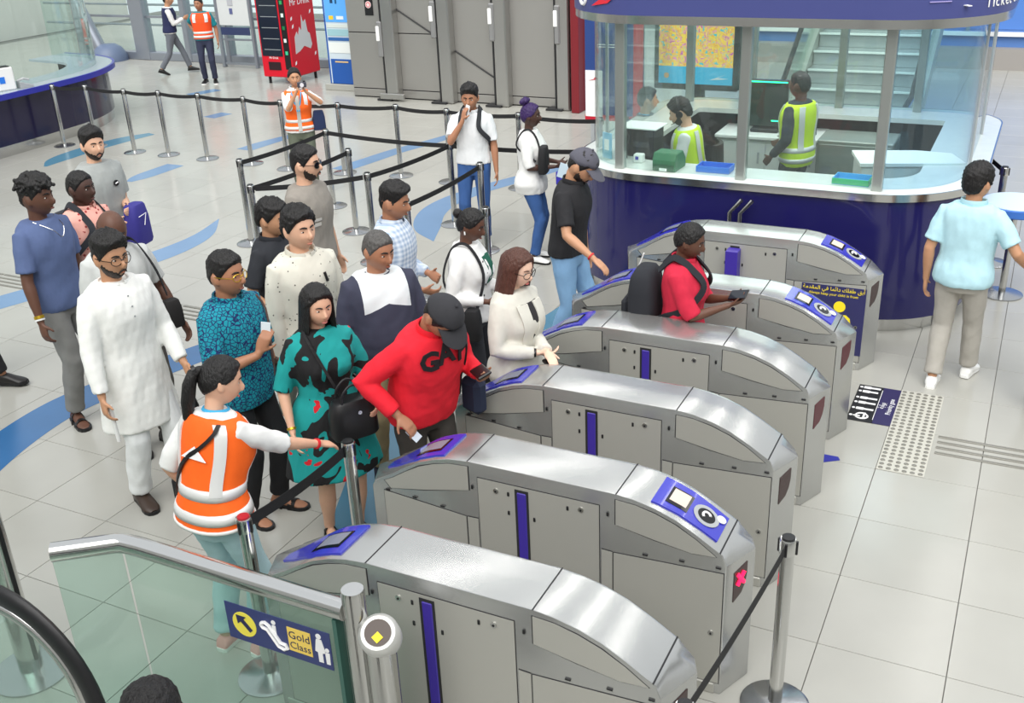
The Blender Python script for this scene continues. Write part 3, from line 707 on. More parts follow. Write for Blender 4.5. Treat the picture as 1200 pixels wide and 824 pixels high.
lf = empty('leaflet_holder', on(709, 186), math.radians(-25), label='clear holder with blue and white leaflet at the rounded counter end', cat='leaflet holder')
MB().box((0, .03, .12), (.12, .012, .24), .002).build('leaflet', mat('leaflet_blue', (150, 196, 226), .4), lf); MB().box((0, 0, .04), (.13, .08, .08), .003).build('pocket', GLASS, lf); MB().box((0, .022, .13), (.06, .004, .1)).build('print', SIGNWHITE, lf)
cu_ = empty('speech_unit', on(749, 190), 0, label='small white box with blue mark on the booth counter', cat='box')
MB().box((0, 0, .04), (.09, .07, .08), .008).build('case', WHITE, cu_); MB().box((-.01, -.037, .045), (.03, .004, .03)).build('mark', mat('mark_blue', (50, 50, 160), .4), cu_)
cu_ = empty('speech_unit', on(728, 186), 0, label='small dark box with wires on the booth counter near the leaflets', cat='box')
MB().box((0, 0, .045), (.1, .08, .09), .008).build('case', BLACK, cu_); MB().tube([(.04, .03, .09), (.06, .04, .2), (.0, .05, .3), (-.05, .04, .2)], .006, 6).build('wire', BLACK, cu_)
def office_chair(loc, rz, label):
    c = empty('office_chair', loc, rz, label, 'chair')
    for k in range(5):
        a = k*2*math.pi/5; MB().tube([(0, 0, .09), (.28*math.cos(a), .28*math.sin(a), .05)], .02, 6).build('base_leg', BLACK, c)
    MB().cyl((0, 0, .27), .03, .36, 10).build('column', CHROME, c); MB().box((0, 0, .48), (.48, .48, .08), .03).build('seat', BLACK, c)
    bk = MB()
    rings = [[(-.24+.05*abs(u)**2+dx, u*.2*(1-.25*t), .58+.5*t) for u in np.linspace(-1, 1, 8)]+[(-.28+.05*abs(u)**2-dx, u*.2*(1-.25*t), .58+.5*t) for u in np.linspace(1, -1, 8)] for t, dx in ((0, .0), (.3, .01), (.7, .01), (1, 0.0))]
    bk.loft(rings).build('backrest', BLACK, c, smooth=True, fix=True)
    for s in (-1, 1): MB().tube([(-.1, s*.26, .5), (-.1, s*.28, .7), (.14, s*.28, .72)], .018, 8).build('armrest', BLACK, c, smooth=True)
    return c
# ---- behind the booth: advertising screen, posters, escalator
def ad_fn(nt, b, coords):
    tc = coords(None); v = nt.nodes.new('ShaderNodeTexVoronoi'); v.inputs['Scale'].default_value = 11; n = nt.nodes.new('ShaderNodeTexNoise'); n.inputs['Scale'].default_value = 9; n.inputs['Distortion'].default_value = 2.5
    nt.links.new(tc, v.inputs['Vector']); nt.links.new(tc, n.inputs['Vector'])
    r = nt.nodes.new('ShaderNodeValToRGB'); r.color_ramp.interpolation = 'CONSTANT'
    e = r.color_ramp.elements; e[0].color = (*lin((60, 170, 190)), 1); e[1].position = .38; e[1].color = (*lin((246, 196, 60)), 1)
    for p_, c_ in ((.47, (226, 130, 60)), (.51, (250, 206, 70)), (.57, (186, 60, 170)), (.62, (250, 200, 90)), (.67, (226, 110, 190))): q = r.color_ramp.elements.new(p_); q.color = (*lin(c_), 1)
    nt.links.new(n.outputs[0], r.inputs[0]); nt.links.new(r.outputs[0], b.inputs['Base Color']); nt.links.new(r.outputs[0], b.inputs['Emission Color']); b.inputs['Emission Strength'].default_value = .55
ad = empty('advertising_screen', (-3.44, 7.0, 0), label='large lit screen with yellow pattern above a cyan band behind the booth', cat='screen')
MB().box((0, .06, 1.55), (1.12, .1, 1.06), .01).build('housing', BLACK, ad); MB().box((0, 0, 1.68), (.98, .02, .75)).build('picture', mat('ad_pattern', (246, 196, 60), .3, fn=ad_fn), ad)
cyan = mat('ad_cyan', (40, 160, 200), .3, emit=(40, 160, 200), estr=.5)
cb = MB().box((0, -.002, 1.21), (.98, .02, .22)).build('cyan_band', cyan, ad); MB().cyl((-.38, -.014, 1.2), .035, .004, 16, axis='y').build('round_mark', mat('ad_orange', (250, 190, 130), .4), cb); MB().prism([(.2, 1.16), (.45, 1.18), (.3, 1.19), (.42, 1.24)], -.016, -.012, 'y').build('white_mark', SIGNWHITE, cb, fix=True)
MB().box((0, .1, .5), (.2, .08, 1.06)).build('stand', BLACK, ad); MB().box((0, .1, .02), (.7, .4, .04), .01).build('foot', BLACK, ad)
po = empty('poster_stand', (-4.4, 6.6, 0), label='tall navy and red poster stand seen through the booth glass', cat='poster')
pn = mat('poster_navy', (44, 70, 130), .4); prd = mat('poster_red', (196, 30, 52), .4)
MB().box((0, 0, 1.35), (.8, .06, 1.4), .006).build('board', pn, po); MB().box((.34, -.034, 1.35), (.13, .012, 1.4)).build('red_edge', prd, po); MB().box((-.05, -.034, .69), (.7, .012, .07)).build('red_foot', prd, po)
for s in (-.3, .3): MB().box((s, 0, .33), (.05, .05, .66)).build('leg', GREYPL, po); MB().box((s, 0, .015), (.07, .4, .03)).build('foot', GREYPL, po)
ws = MB().box((-.27, -.036, 1.0), (.24, .012, .6)).build('white_notice', SIGNWHITE, po); MB().prism([(-.34, 1.17), (-.27, 1.19), (-.25, 1.22), (-.2, 1.19), (-.26, 1.18)], -.046, -.042, 'y').build('red_mark', prd, ws, fix=True)
for zz in (1.63, 1.6): MB().box((-.03, -.036, zz), (.4, .004, .01)).build('white_line', SIGNWHITE, po)
es = empty('escalator', (-1.75, 7.4, 0), label='escalator with pale step edges and arched balustrades behind the booth', cat='escalator')
stp = mat('step_metal', (186, 190, 192), .35, .6); stw = mat('step_edge', (236, 240, 240), .4)
for k in range(11):
    s = MB().box((.1, .4+k*.34, .1+k*.2), (1.5, .36, .2+.0), .008).build('step', stp, es); MB().box((.1, .215+k*.34, .19+k*.2), (1.5, .04, .025)).build('step_edge', stw, s)
for xx in (-.72, .92):
    arc = [(xx, -.35+.32*math.cos(t), .62+.32*math.sin(t)) for t in np.linspace(-math.pi/2, -1.5*math.pi, 12)]
    path = arc+[(xx, .2, .95), (xx, 3.9, 3.15)]
    MB().tube([(p[0], p[1], p[2]) for p in path], .035, 8).build('handrail', BLACK, es, smooth=True)
    MB().tube([(p[0], p[1], p[2]-.05) for p in path], .025, 8).build('rail_trim', CHROME, es, smooth=True)
    MB().prism([(-.6, .3), (.3, .3), (4, 2.5), (4, 3.1), (.2, .92), (-.35, .92), (-.6, .75)], xx-.01, xx+.01, 'x').build('balustrade_glass', GLASSG, es, fix=True)
    MB().prism([(-.7, 0), (.3, 0), (4, 2.1), (4, 2.5), (.3, .32), (-.7, .32)], xx-.06, xx+.06, 'x').build('side_skirt', STEEL_V, es, fix=True)
sh = empty('round_shelf', (.56, 3.55, 0), label='small round shelf with white top and blue rim right of the booth', cat='shelf')
MB().lathe([(.03, 0), (.03, .8)], n=12).build('leg', CHROME, sh, smooth=True); MB().lathe([(.18, 0), (.18, .012), (.05, .03)], n=24).build('foot', BASEM, sh, smooth=True)
MB().lathe([(.3, .8), (.31, .81), (.31, .87), (.3, .875)], n=32).build('blue_rim', mat('rim_blue', (60, 110, 190), .4), sh, smooth=True); MB().lathe([(.285, .87), (.28, .882)], n=32).build('top', mat('pale_top', (206, 226, 240), .3), sh)
# ================================================================= LEFT SERVICE COUNTER
lc = empty('service_counter', (0, 0, 0), label='dark curved service counter with blue edge and tall glass at the hall side', cat='counter')
LP = catmull([(-13.55, .6), (-13.56, 3.0), (-13.58, 4.6), (-13.62, 5.6), (-13.75, 6.5), (-14.2, 7.3), (-14.9, 7.75), (-16.0, 7.9)], 6)
def offs(P, d):
    out = []
    for i, p in enumerate(P):
        t = nrm(P[min(i+1, len(P)-1)]-P[max(i-1, 0)]); out.append((p[0]-t[1]*d, p[1]+t[0]*d))
    return out
DKN = mat('dark_navy_panel', (30, 26, 58), .2, coat=.3)
ncut = [0, 8, 13, 20, 28, len(LP)-1]
L0 = offs(LP, .0); L1 = offs(LP, .05)
for a, b in zip(ncut[:-1], ncut[1:]): strip(MB(), L0[a:b+1], L1[a:b+1], .17, .86).build('front_panel', DKN, lc, smooth=True, fix=True)
strip(MB(), offs(LP, .03), offs(LP, .08), 0, .17).build('skirt', CHROME, lc, smooth=True, fix=True)
strip(MB(), offs(LP, .06), offs(LP, .09), .0, .9).build('backing', DARKSEAM, lc, fix=True)
strip(MB(), offs(LP, -.12), offs(LP, .65), .91, .95).build('counter_top', mat('counter_grey', (166, 176, 186), .2), lc, smooth=True, fix=True)
strip(MB(), offs(LP, -.14), offs(LP, -.1), .87, .955).build('blue_edge', mat('edge_blue', (48, 52, 160), .3), lc, smooth=True, fix=True)
LG = offs(LP, .16); LG2 = offs(LP, .172)
for a, b in zip(ncut[:-1], ncut[1:]): strip(MB(), LG[a:b+1], LG2[a:b+1], .955, 3.2).build('glass_pane', GLASS, lc, smooth=True, fix=True)
tag(MB().box((-16.6, 2.5, 1.7), (.12, 7.0, 3.4)).build('wall_kiosk', mat('cream_wall', (206, 204, 190), .6)), kind='structure')
cpn = empty('card_printer', tuple(at(10, 106, .95)), math.radians(-20), label='white upright machine with blue mark on the dark service counter', cat='machine')
MB().box((-.1, 0, .17), (.22, .26, .34), .015).build('case', WHITE, cpn); MB().box((.012, -.06, .16), (.006, .08, .1)).build('blue_mark', mat('mblue', (40, 120, 220), .4), cpn); MB().box((-.1, 0, .345), (.16, .2, .02), .005).build('lid', BLACK, cpn)
cpn = empty('desk_telephone', tuple(at(30, 102, .95)), math.radians(-20), label='pale grey telephone on the dark service counter beside the white machine', cat='telephone')
MB().prism([(-.1, 0), (.1, 0), (.1, .03), (-.1, .1)], -.09, .09, 'x').build('body', GREYPL, cpn, bevel=.006); MB().tube([(-.06, -.09, .1), (-.03, 0, .13), (-.06, .09, .1)], .018, 8).build('handset', mat('phone_light', (196, 198, 200), .4), cpn, smooth=True)
# ================================================================= VENDING MACHINE, TICKET MACHINE, MAP BOARD
RED = mat('vending_red', (206, 18, 40), .35)
vm = empty('vending_machine', (-13.18, 11.15, 0), label='red drinks vending machine with dark glass front and white picture on its side', cat='vending machine')
MB().box((0, 0, 1.06), (.75, .9, 1.84), .015).build('cabinet', RED, vm)
wd_ = MB().box((-.08, -.456, 1.2), (.5, .012, 1.3), .004).build('window', mat('vend_glass', (34, 40, 52), .1), vm)
for k in range(6): MB().box((-.06, -.464, .68+k*.21), (.4, .006, .012)).build('shelf_line', mat('shelf_light', (150, 156, 160), .4), wd_)
kp = MB().box((.28, -.456, 1.1), (.14, .012, 1.6), .003).build('control_strip', BLACK, vm)
for k, cc in enumerate(((60, 190, 140), (230, 235, 235), (30, 120, 70), (220, 240, 225), (50, 160, 90))): MB().box((.28, -.464, .62+k*.24), (.06, .006, .07)).build('button', mat('btn%d' % k, cc, .4), kp)
MB().box((-.06, -.456, .36), (.3, .012, .16), .003).build('delivery_flap', mat('flap_dark', (44, 22, 28), .4), vm)
text_mesh('lettering', 'Mr Drink', .06, SIGNWHITE, vm, frame((-.06, -.458, .5), (1, 0, 0), (0, 0, 1)))
for sx in (-.3, .3):
    for sy in (-.36, .36): MB().cyl((sx, sy, .07), .03, .14, 10).build('foot', BLACK, vm)
text_mesh('brand_lettering', 'Mr Drink', .17, SIGNWHITE, vm, frame((.378, 0, 1.5), (0, 1, 0), (0, 0, 1)))
sp = MB(); px0 = .376
sp.prism([(-.3, .58), (-.28, .9), (-.2, 1.0), (-.16, .92), (-.1, 1.08), (-.04, 1.0), (.0, 1.3), (.04, 1.15), (.12, 1.2), (.16, .95), (.22, .92), (.26, .7), (.2, .62), (.0, .7), (-.15, .62)], px0, px0+.004, 'x')
sp.build('white_picture', mat('cast_white', (206, 206, 204), .6), vm, fix=True)
for (yy, zz) in ((-.32, 1.25), (.3, 1.32), (-.33, .4), (.34, .5), (-.3, 1.1)): MB().prism([(yy-.03, zz-.03), (yy+.02, zz-.01), (yy+.03, zz+.05), (yy-.01, zz+.03)], px0, px0+.004, 'x').build('white_speck', SIGNWHITE, vm, fix=True)
tk = empty('ticket_machine', (-11.44, 10.78, 0), label='tall blue and white ticket machine beside the steel wall', cat='ticket machine')
TB = mat('machine_blue', (36, 84, 160), .35)
MB().box((0, 0, .06), (.86, .7, .12), .01).build('plinth', STEEL_V, tk); MB().box((0, 0, 1.05), (.66, .6, 1.86), .01).build('cabinet', TB, tk)
MB().box((.02, -.304, 1.05), (.6, .012, 1.84)).build('white_front', mat('pale_front', (196, 208, 216), .4), tk)
sc_ = MB().box((-.02, -.312, 1.55), (.5, .012, .56)).build('touch_screen', mat('tm_screen', (84, 150, 214), .25, emit=(84, 150, 214), estr=.3), tk)
for (a, b, c_, d_, cc) in ((0, .26, .4, .03, (220, 200, 90)), (-.08, .12, .06, .12, (30, 60, 90)), (.02, .1, .04, .1, (40, 90, 130)), (-.12, -.2, .1, .07, (236, 196, 50)), (.08, -.2, .16, .06, (220, 230, 235))): MB().box((a-.02, -.32, 1.55+b), (c_, .004, d_)).build('screen_item', mat('si_%d_%d_%d' % cc, cc, .4), sc_)
MB().box((0, -.312, .36), (.5, .012, .46)).build('lower_door', TB, tk); MB().box((0, -.32, .54), (.3, .004, .025)).build('door_line', mat('orange_line', (216, 180, 120), .5), tk)
for k, (zz, hh, cc) in enumerate(((1.2, .07, (206, 214, 210)), (1.08, .13, (150, 188, 196)), (.96, .07, (52, 98, 160)), (.8, .2, (222, 226, 224)))): MB().box((0, -.312, zz), (.52, .012, hh-.01)).build('service_panel', mat('tp%d' % k, cc, .4), tk)
mb_ = empty('map_board', (-15.4, 12.2, 0), label='white framed information board with navy strip before the glazed wall', cat='board')
MB().box((0, 0, 1.45), (.85, .05, 1.1), .006).build('board', mat('board_grey', (206, 210, 210), .4), mb_); MB().box((0, -.03, .78), (.8, .012, .16)).build('navy_strip', mat('strip_navy', (50, 60, 96), .4), mb_)
MB().box((-.05, -.03, 1.2), (.08, .012, .12)).build('print', mat('print_blue', (90, 96, 140), .5), mb_); MB().box((-.05, -.03, 1.42), (.14, .012, .2)).build('print', mat('print_grey', (176, 178, 184), .5), mb_)
for s in (-.46, .46): MB().box((s, 0, 1.0), (.07, .09, 2.0), .01).build('post', MUL, mb_)
MB().box((0, 0, .6), (.9, .04, .04)).build('rail', MUL, mb_); MB().box((0, 0, .08), (.9, .04, .04)).build('rail', MUL, mb_)
# ================================================================= FLOOR SIGN (priority lane)
fs = empty('floor_sign', (-.152, .925, 0), label='dark floor sticker with white people icons and lettering beside the tactile paving', cat='floor sign')
MB().box((-.06, 0, .0022), (.18, .6, .002)).build('icon_field', mat('sticker_black', (26, 26, 30), .5), fs); MB().box((.092, 0, .0022), (.125, .6, .002)).build('text_field', mat('sticker_navy', (46, 40, 84), .5), fs)
MB().box((.026, .0, .0035), (.004, .5, .001)).build('rule', SIGNWHITE, fs)
for k, yy in enumerate((.26, .19, .08, .0, -.1)):
    f = MB(); hh = .14 if k != 1 else .13; x0 = -.13
    f.prism([(x0+.012*math.cos(t), yy+.014*math.sin(t)) for t in np.linspace(0, 6.28, 12, endpoint=False)], .0032, .0042)
    f.prism([(x0+.018, yy-.018), (x0+.018, yy+.018), (x0+.07, yy+.02), (x0+.07, yy+.012), (x0+hh, yy+.013), (x0+hh, yy-.013), (x0+.07, yy-.012), (x0+.07, yy-.02)], .0032, .0042)
    f.build('person_icon', SIGNWHITE, fs, fix=True)
f = MB(); f.prism([(-.13+.012*math.cos(t), -.22+.014*math.sin(t)) for t in np.linspace(0, 6.28, 12, endpoint=False)], .0032, .0042)
f.tube([(-.055+.042*math.cos(t), -.215+.042*math.sin(t), .0036) for t in np.linspace(0, 6.283, 21)], .0075, 4); f.box((-.09, -.22, .0037), (.05, .016, .001)); f.box((-.04, -.2, .0037), (.014, .08, .001)); f.build('wheelchair_icon', SIGNWHITE, fs, fix=True)
text_mesh('arabic_lettering', arabic('بوابة الأولوية') if 'إ' in AR else arabic('بوابة'), .06, SIGNWHITE, fs, frame((.075, 0, .0033), (0, 1, 0), (-1, 0, 0)), .0004)
text_mesh('lettering', 'Priority gate', .052, SIGNWHITE, fs, frame((.13, 0, .0033), (0, 1, 0), (-1, 0, 0)), .0004)
bs = empty('floor_sticker', (-.02, -.1, 0), label='small plain blue floor sticker by the foot of a gate', cat='floor sign')
A = at(966, 538); bs.location = (A[0], A[1], 0); MB().prism([(-.1, -.12), (.1, .02), (.08, .06), (-.1, .06)], .0012, .003).build('sheet', mat('sticker_blue', (44, 48, 150), .5), bs)
# ================================================================= GLASS RAIL WITH SIGN, ESCALATOR END
RY = -3.64
gr = empty('glass_rail', (0, 0, 0), label='glass barrier with thick steel handrail and navy escalator sign', cat='railing')
rail = MB().tube([(-3.06, -3.83, 1.0), (-2.84, -3.66, 1.0), (-2.80, -3.645, 1.0), (-2.7, RY, 1.0), (-1.60, RY, 1.0)], .046, 16, dome=False).build('handrail', CHROME, gr, smooth=True)
MB().lathe([(.05, 0), (.05, 1.08), (.046, 1.1), (.0, 1.1)][:3], (-1.57, RY+.02, 0), 24).build('end_post', CHROME, gr, smooth=True)
MB().box((-2.235, RY, .5), (1.17, .014, .92), .002).build('glass_pane', GLASSG, gr); o = MB().box((0, 0, .5), (.3, .014, .92), .002).build('glass_pane', GLASSG, gr); o.location = (-2.95, -3.74, 0); o.rotation_euler = (0, 0, .66)
o = MB().box((0, 0, 0), (.02, .05, .9)).build('glass_clamp', mat('clamp', (70, 110, 100), .2, .3), gr); o.location = (-1.65, RY, .5)
MB().box((-2.3, RY, .02), (1.5, .08, .04), .005).build('base_channel', STEEL_V, gr)
def gp(px_, py_): return atY(px_, py_, RY-.012)
c00, c10, c01 = gp(262, 704), gp(385, 742), gp(268, 745)
W_ = c10[0]-c00[0]; H_ = c00[2]-c01[2]
sg = MB().prism([(0, 0), (W_, 0), (W_, -H_), (0, -H_)], -.002, .001, 'y').build('sign_plate', mat('sign_navy2', (52, 62, 112), .45), gr); sg.location = (c00[0], RY-.009, c00[2])
def sp_(poly, m_, name, t=(-.004, -.002)): return MB().prism([(p[0]*H_, -H_+p[1]*H_) for p in poly], *t, 'y').build(name, m_, sg, fix=True)
A_ = W_/H_
circ = lambda cx, cy, r, n=24: [(cx+r*math.cos(t), cy+r*math.sin(t)) for t in np.linspace(0, 2*math.pi, n, endpoint=False)]
ym = mat('sign_yellow2', (240, 226, 84), .5); nv2 = mat('sign_ink', (40, 42, 80), .5); gd = mat('sign_gold', (238, 206, 98), .5)
sp_(circ(.5, .5, .33), ym, 'arrow_disc'); sp_([(.3, .72), (.58, .72), (.5, .64), (.72, .4), (.64, .32), (.41, .56), (.32, .48)], nv2, 'arrow', (-.006, -.004))
esc = MB().tube([(p[0]*H_, -.005, -H_+p[1]*H_) for p in ((1.02, .72), (1.12, .76), (1.22, .7), (1.48, .32), (1.62, .3), (1.66, .22), (1.56, .16), (1.42, .2), (1.16, .58), (1.04, .6), (1.0, .66), (1.02, .72))], .045*H_, 6).build('escalator_mark', SIGNWHITE, sg)
sp_(circ(1.35, .82, .06, 12), SIGNWHITE, 'rider_head'); sp_([(1.3, .74), (1.4, .74), (1.4, .5), (1.3, .6)], SIGNWHITE, 'rider_body')
kx = A_-1.12; sp_([(kx-.02, .2), (kx+.6, .2), (kx+.6, .84), (kx-.02, .84)], gd, 'gold_square')
text_mesh('lettering', 'Gold', .29*H_, nv2, sg, frame(((kx+.29)*H_, -.0045, -H_+.55*H_), (1, 0, 0), (0, 0, 1)), .0005); text_mesh('lettering', 'Class', .27*H_, nv2, sg, frame(((kx+.29)*H_, -.0045, -H_+.28*H_), (1, 0, 0), (0, 0, 1)), .0005)
wx = A_-.3; sp_(circ(wx, .84, .07, 12), SIGNWHITE, 'woman_head'); sp_([(wx-.07, .76), (wx+.07, .76), (wx+.15, .42), (wx+.06, .4), (wx+.06, .14), (wx-.06, .14), (wx-.06, .4), (wx-.13, .42)], SIGNWHITE, 'woman_body'); sp_(circ(wx+.19, .52, .055, 12), SIGNWHITE, 'child_head'); sp_([(wx+.13, .45), (wx+.25, .45), (wx+.24, .14), (wx+.14, .14)], SIGNWHITE, 'child_body')
sb = empty('sensor_bollard', (-1.46, -3.62, 0), label='steel bollard with round dark sensor and yellow diamond at the glass rail end', cat='bollard')
MB().lathe([(.062, 0), (.062, .84), (.06, .86)], n=24).build('post', CHROME, sb, smooth=True)
dirc = nrm(CAM-np.array([-1.46, -3.62, .9])); hc = np.array([0, 0, .9]); tl = nrm((.25, -.55, .8))
MB().tube([hc-tl*.05, hc+tl*.03, hc+tl*.05], [.085, .085, .07], 28).build('housing', mat('housing_light', (206, 206, 202), .35, .3), sb, smooth=True); MB().tube([hc+tl*.049, hc+tl*.056], .055, 24).build('sensor_glass', mat('sensor_brown', (58, 38, 26), .12), sb)
u_ = nrm(np.cross(tl, (0, 0, 1))); w_ = np.cross(u_, tl); dm_ = [hc+tl*.058-u_*.0+w_*-.02+a for a in (u_*.024, w_*.024, -u_*.024, -w_*.024)]
MB().loft([dm_, [p+tl*.002 for p in dm_]]).build('yellow_diamond', YELLOW, sb, fix=True)
lp = empty('steel_pole', (-3.66, -3.70, 0), label='thick steel pole on a round base beside the escalator end', cat='pole')
MB().lathe([(.06, .02), (.06, 1.5), (.055, 1.52)], n=24).build('pole', CHROME, lp, smooth=True); MB().lathe([(.2, 0), (.2, .01), (.07, .03)], n=32).build('base', BASEM, lp, smooth=True); MB().box((.062, 0, .8), (.01, .02, 1.4)).build('edge_strip', BLACK, lp)
ne = empty('escalator', (0, 0, 0), label='escalator end with black rubber handrail, steel trim and glass side', cat='escalator')
cx_, cz_, r_ = -2.97, .60, .47
for yy in (-4.2, -5.35):
    arc = [(cx_+r_*math.cos(t), yy, cz_+r_*math.sin(t)) for t in np.linspace(-math.pi/2, math.pi/2, 25)]
    path = [(-6.5, yy, cz_-r_)]+arc+[(-4.0, yy, cz_+r_), (-4.6, yy, cz_+r_+.12), (-7.0, yy, cz_+r_+1.5)]
    MB().tube(path[1:], [(.028, .052)]*len(path[1:]), 12).build('handrail', mat('rubber', (30, 30, 32), .42), ne, smooth=True)
    ip = [(cx_+(r_-.06)*math.cos(t), yy, cz_+(r_-.06)*math.sin(t)) for t in np.linspace(-math.pi/2, math.pi/2, 25)]+[(-4.0, yy, cz_+r_-.06), (-4.6, yy, cz_+r_+.06), (-7.0, yy, cz_+r_+1.44)]
    MB().tube(ip, .03, 10).build('handrail_trim', CHROME, ne, smooth=True)
    pl = [(cx_+(r_-.08)*math.cos(t), cz_+(r_-.08)*math.sin(t)) for t in np.linspace(-math.pi/2, math.pi/2, 25)]
    MB().prism([(-7.0, cz_-r_+1.2), (-4.6, cz_-r_+.05), (-4.0, cz_-r_+.05)]+pl+[(-4.0, cz_+r_-.08), (-4.6, cz_+r_+.04), (-7.0, cz_+r_+1.4)], yy-.006, yy+.006, 'y').build('balustrade_glass', GLASSG, ne, fix=True)
    MB().box((-4.6, yy, .07), (3.6, .16, .14), .01).build('skirt', STEEL_V, ne)
MB().box((-3.4, -4.78, .012), (1.5, 1.0, .024)).build('comb_plate', STEEL_V, ne)
for k in range(8): MB().box((-4.3-k*.38, -4.78, -.06+.2*max(0, k-1)), (.4, .96, .2), .006).build('step', stp, ne)
# ================================================================= PEOPLE
HCOL = {'black': (22, 20, 20), 'brown': (82, 50, 40), 'grey': (84, 82, 80), 'beard': (46, 37, 33), 'purple': (52, 30, 84), 'dkbrown': (40, 30, 28)}
def skin_mat(c):
    return mat('skin_%d_%d_%d' % c, c, .5, noise=.07, nscale=18, bump=.06, bscale=120)
def hair_mat(k): return mat('hair_'+k, HCOL[k], .5, noise=.45, nscale=70, bump=.9, bscale=110, stretch=(1, 1, .3))
def cloth(c, name=None, fn=None, rough=.85, bump=.25): return mat(name or 'cloth_%d_%d_%d' % c, c, rough, noise=.05, nscale=40, bump=bump, bscale=14, fn=fn)
def sstep(t): t = np.clip(t, 0, 1); return t*t*(3-2*t)
PENDING = []
def noise3(P, f, seed):
    r = np.random.RandomState(seed); out = np.zeros(len(P))
    for k in range(5):
        d = r.normal(size=3); d /= np.linalg.norm(d); out += np.sin(P@d*f*(1+.6*k)+r.uniform(0, 6.28))/(1+.5*k)
    return out/2.2
class Fig:
    """One figure. Local axes: +X forward, +Y the person's left, +Z up; origin on the ground."""
    def __init__(s, loc, heading, H, label, skin, female=False, bw=1.0, belly=0.0, lean=0.0, side=0.0, hyaw=0.0, hpitch=0.0, seat=None, voxel=.0075, group=None):
        s.k = H/1.75; s.H = H; s.f = female; s.bw = bw; s.belly = belly; s.lean = math.radians(lean); s.side = math.radians(side); s.hy = math.radians(hyaw); s.hp = math.radians(hpitch)
        s.root = empty('person', loc, math.radians(heading), label, 'person', group); s.skin = skin_mat(skin); s.skinc = skin; s.loc = np.array(loc); s.hd = math.radians(heading)
        s.seat = seat; s.vox = voxel; s.body = MB(); s.arms = {}; s.legs = {}
        k = s.k; w_ = bw
        if not female:
            T = [(.80, .13, .095, -.005), (.90, .168, .120, -.01), (.97, .168, .118, -.008), (1.06, .152, .106, .0), (1.16, .156, .110, .004), (1.27, .172, .119, .006), (1.345, .180, .114, .002), (1.40, .172, .100, -.006), (1.44, .150, .084, -.012), (1.475, .100, .068, -.014), (1.505, .064, .058, -.012)]
        else:
            T = [(.80, .125, .095, -.005), (.90, .172, .122, -.012), (.96, .168, .116, -.01), (1.06, .130, .096, .0), (1.14, .130, .098, .004), (1.24, .146, .122, .016), (1.31, .152, .116, .012), (1.38, .150, .094, -.002), (1.425, .134, .076, -.010), (1.46, .088, .062, -.012), (1.495, .055, .052, -.010)]
        s.T = np.array([(z*k, a*k*w_, b*k*(.5+.5*w_), x*k) for z, a, b, x in T])
        if belly:
            for i in range(len(s.T)):
                g_ = math.exp(-((s.T[i, 0]/k-1.06)/.14)**2)*belly; s.T[i, 2] += g_*.5; s.T[i, 3] += g_*.5; s.T[i, 1] += g_*.35
        s.sh = (.178 if not female else .152)*k*(.4+.6*w_); s.drop = 0.0
        if seat is not None: s.drop = .93*k-seat-.08*k
    # ---- frame helpers
    def warp(s, P):
        P = np.array(P, float).reshape(-1, 3); z0 = .95*s.k; t = sstep((P[:, 2]-z0)/(.32*s.k)); out = P.copy()
        a = s.lean*t; dx, dz = P[:, 0], P[:, 2]-z0; m_ = P[:, 2] > z0
        out[:, 0] = np.where(m_, dx*np.cos(a)+dz*np.sin(a), P[:, 0]); out[:, 2] = np.where(m_, z0-dx*np.sin(a)+dz*np.cos(a), P[:, 2])
        b = s.side*t; dy, dz2 = out[:, 1].copy(), out[:, 2]-z0
        out[:, 1] = np.where(m_, dy*np.cos(b)+dz2*np.sin(b), out[:, 1]); out[:, 2] = np.where(m_, z0-dy*np.sin(b)+dz2*np.cos(b), out[:, 2])
        out[:, 2] -= s.drop
        return out
    def headx(s, P):
        """head-local (origin head centre) -> figure local"""
        P = np.array(P, float).reshape(-1, 3)*s.k*1.12; cy, sy = math.cos(s.hy), math.sin(s.hy); cp_, sp_ = math.cos(s.hp), math.sin(s.hp)
        piv = np.array([-.01, 0, -.085])*s.k; Q = P-piv
        x = Q[:, 0]*cp_+Q[:, 2]*sp_; z = -Q[:, 0]*sp_+Q[:, 2]*cp_; Q = np.stack([x*cy-Q[:, 1]*sy, x*sy+Q[:, 1]*cy, z], 1)
        return s.warp(Q+piv+np.array([.012*s.k, 0, 1.621*s.k]))
    def loc_of(s, p):
        """world point -> local"""
        d = np.asarray(p, float)-s.loc; c, q = math.cos(s.hd), math.sin(s.hd)
        return np.array([d[0]*c+d[1]*q, -d[0]*q+d[1]*c, d[2]])
    def sec(s, z): return [np.interp(z, s.T[:, 0], s.T[:, i]) for i in (1, 2, 3)]
    def torso_ring(s, z, off=0.0, n=26, flare=1.0):
        a, b, xo = s.sec(z); a = (a+off)*flare; b = (b+off)*flare; out = []
        for t in np.linspace(0, 2*math.pi, n, endpoint=False):
            c, q = math.cos(t), math.sin(t); e = 2/2.2
            x = xo+b*math.copysign(abs(c)**e, c); y = a*math.copysign(abs(q)**e, q)
            if s.f and c > 0 and 1.18*s.k < z < 1.31*s.k: x += .016*s.k*max(0, math.sin((z/s.k-1.18)/.13*math.pi))*max(0, math.cos((abs(q)-.5)*3))
            out.append((x, y, z))
        return out
    def torso(s, mb, z0, z1, off, step=.035, hem=None):
        zs = np.linspace(z0, z1, max(3, int((z1-z0)/(step*s.k))+1)); rings = []
        for z in zs:
            o = off+(hem*max(0, 1-(z-z0)/(.25*s.k)) if hem else 0); rings.append([tuple(p) for p in s.warp(s.torso_ring(z, o))])
        mb.loft(rings)
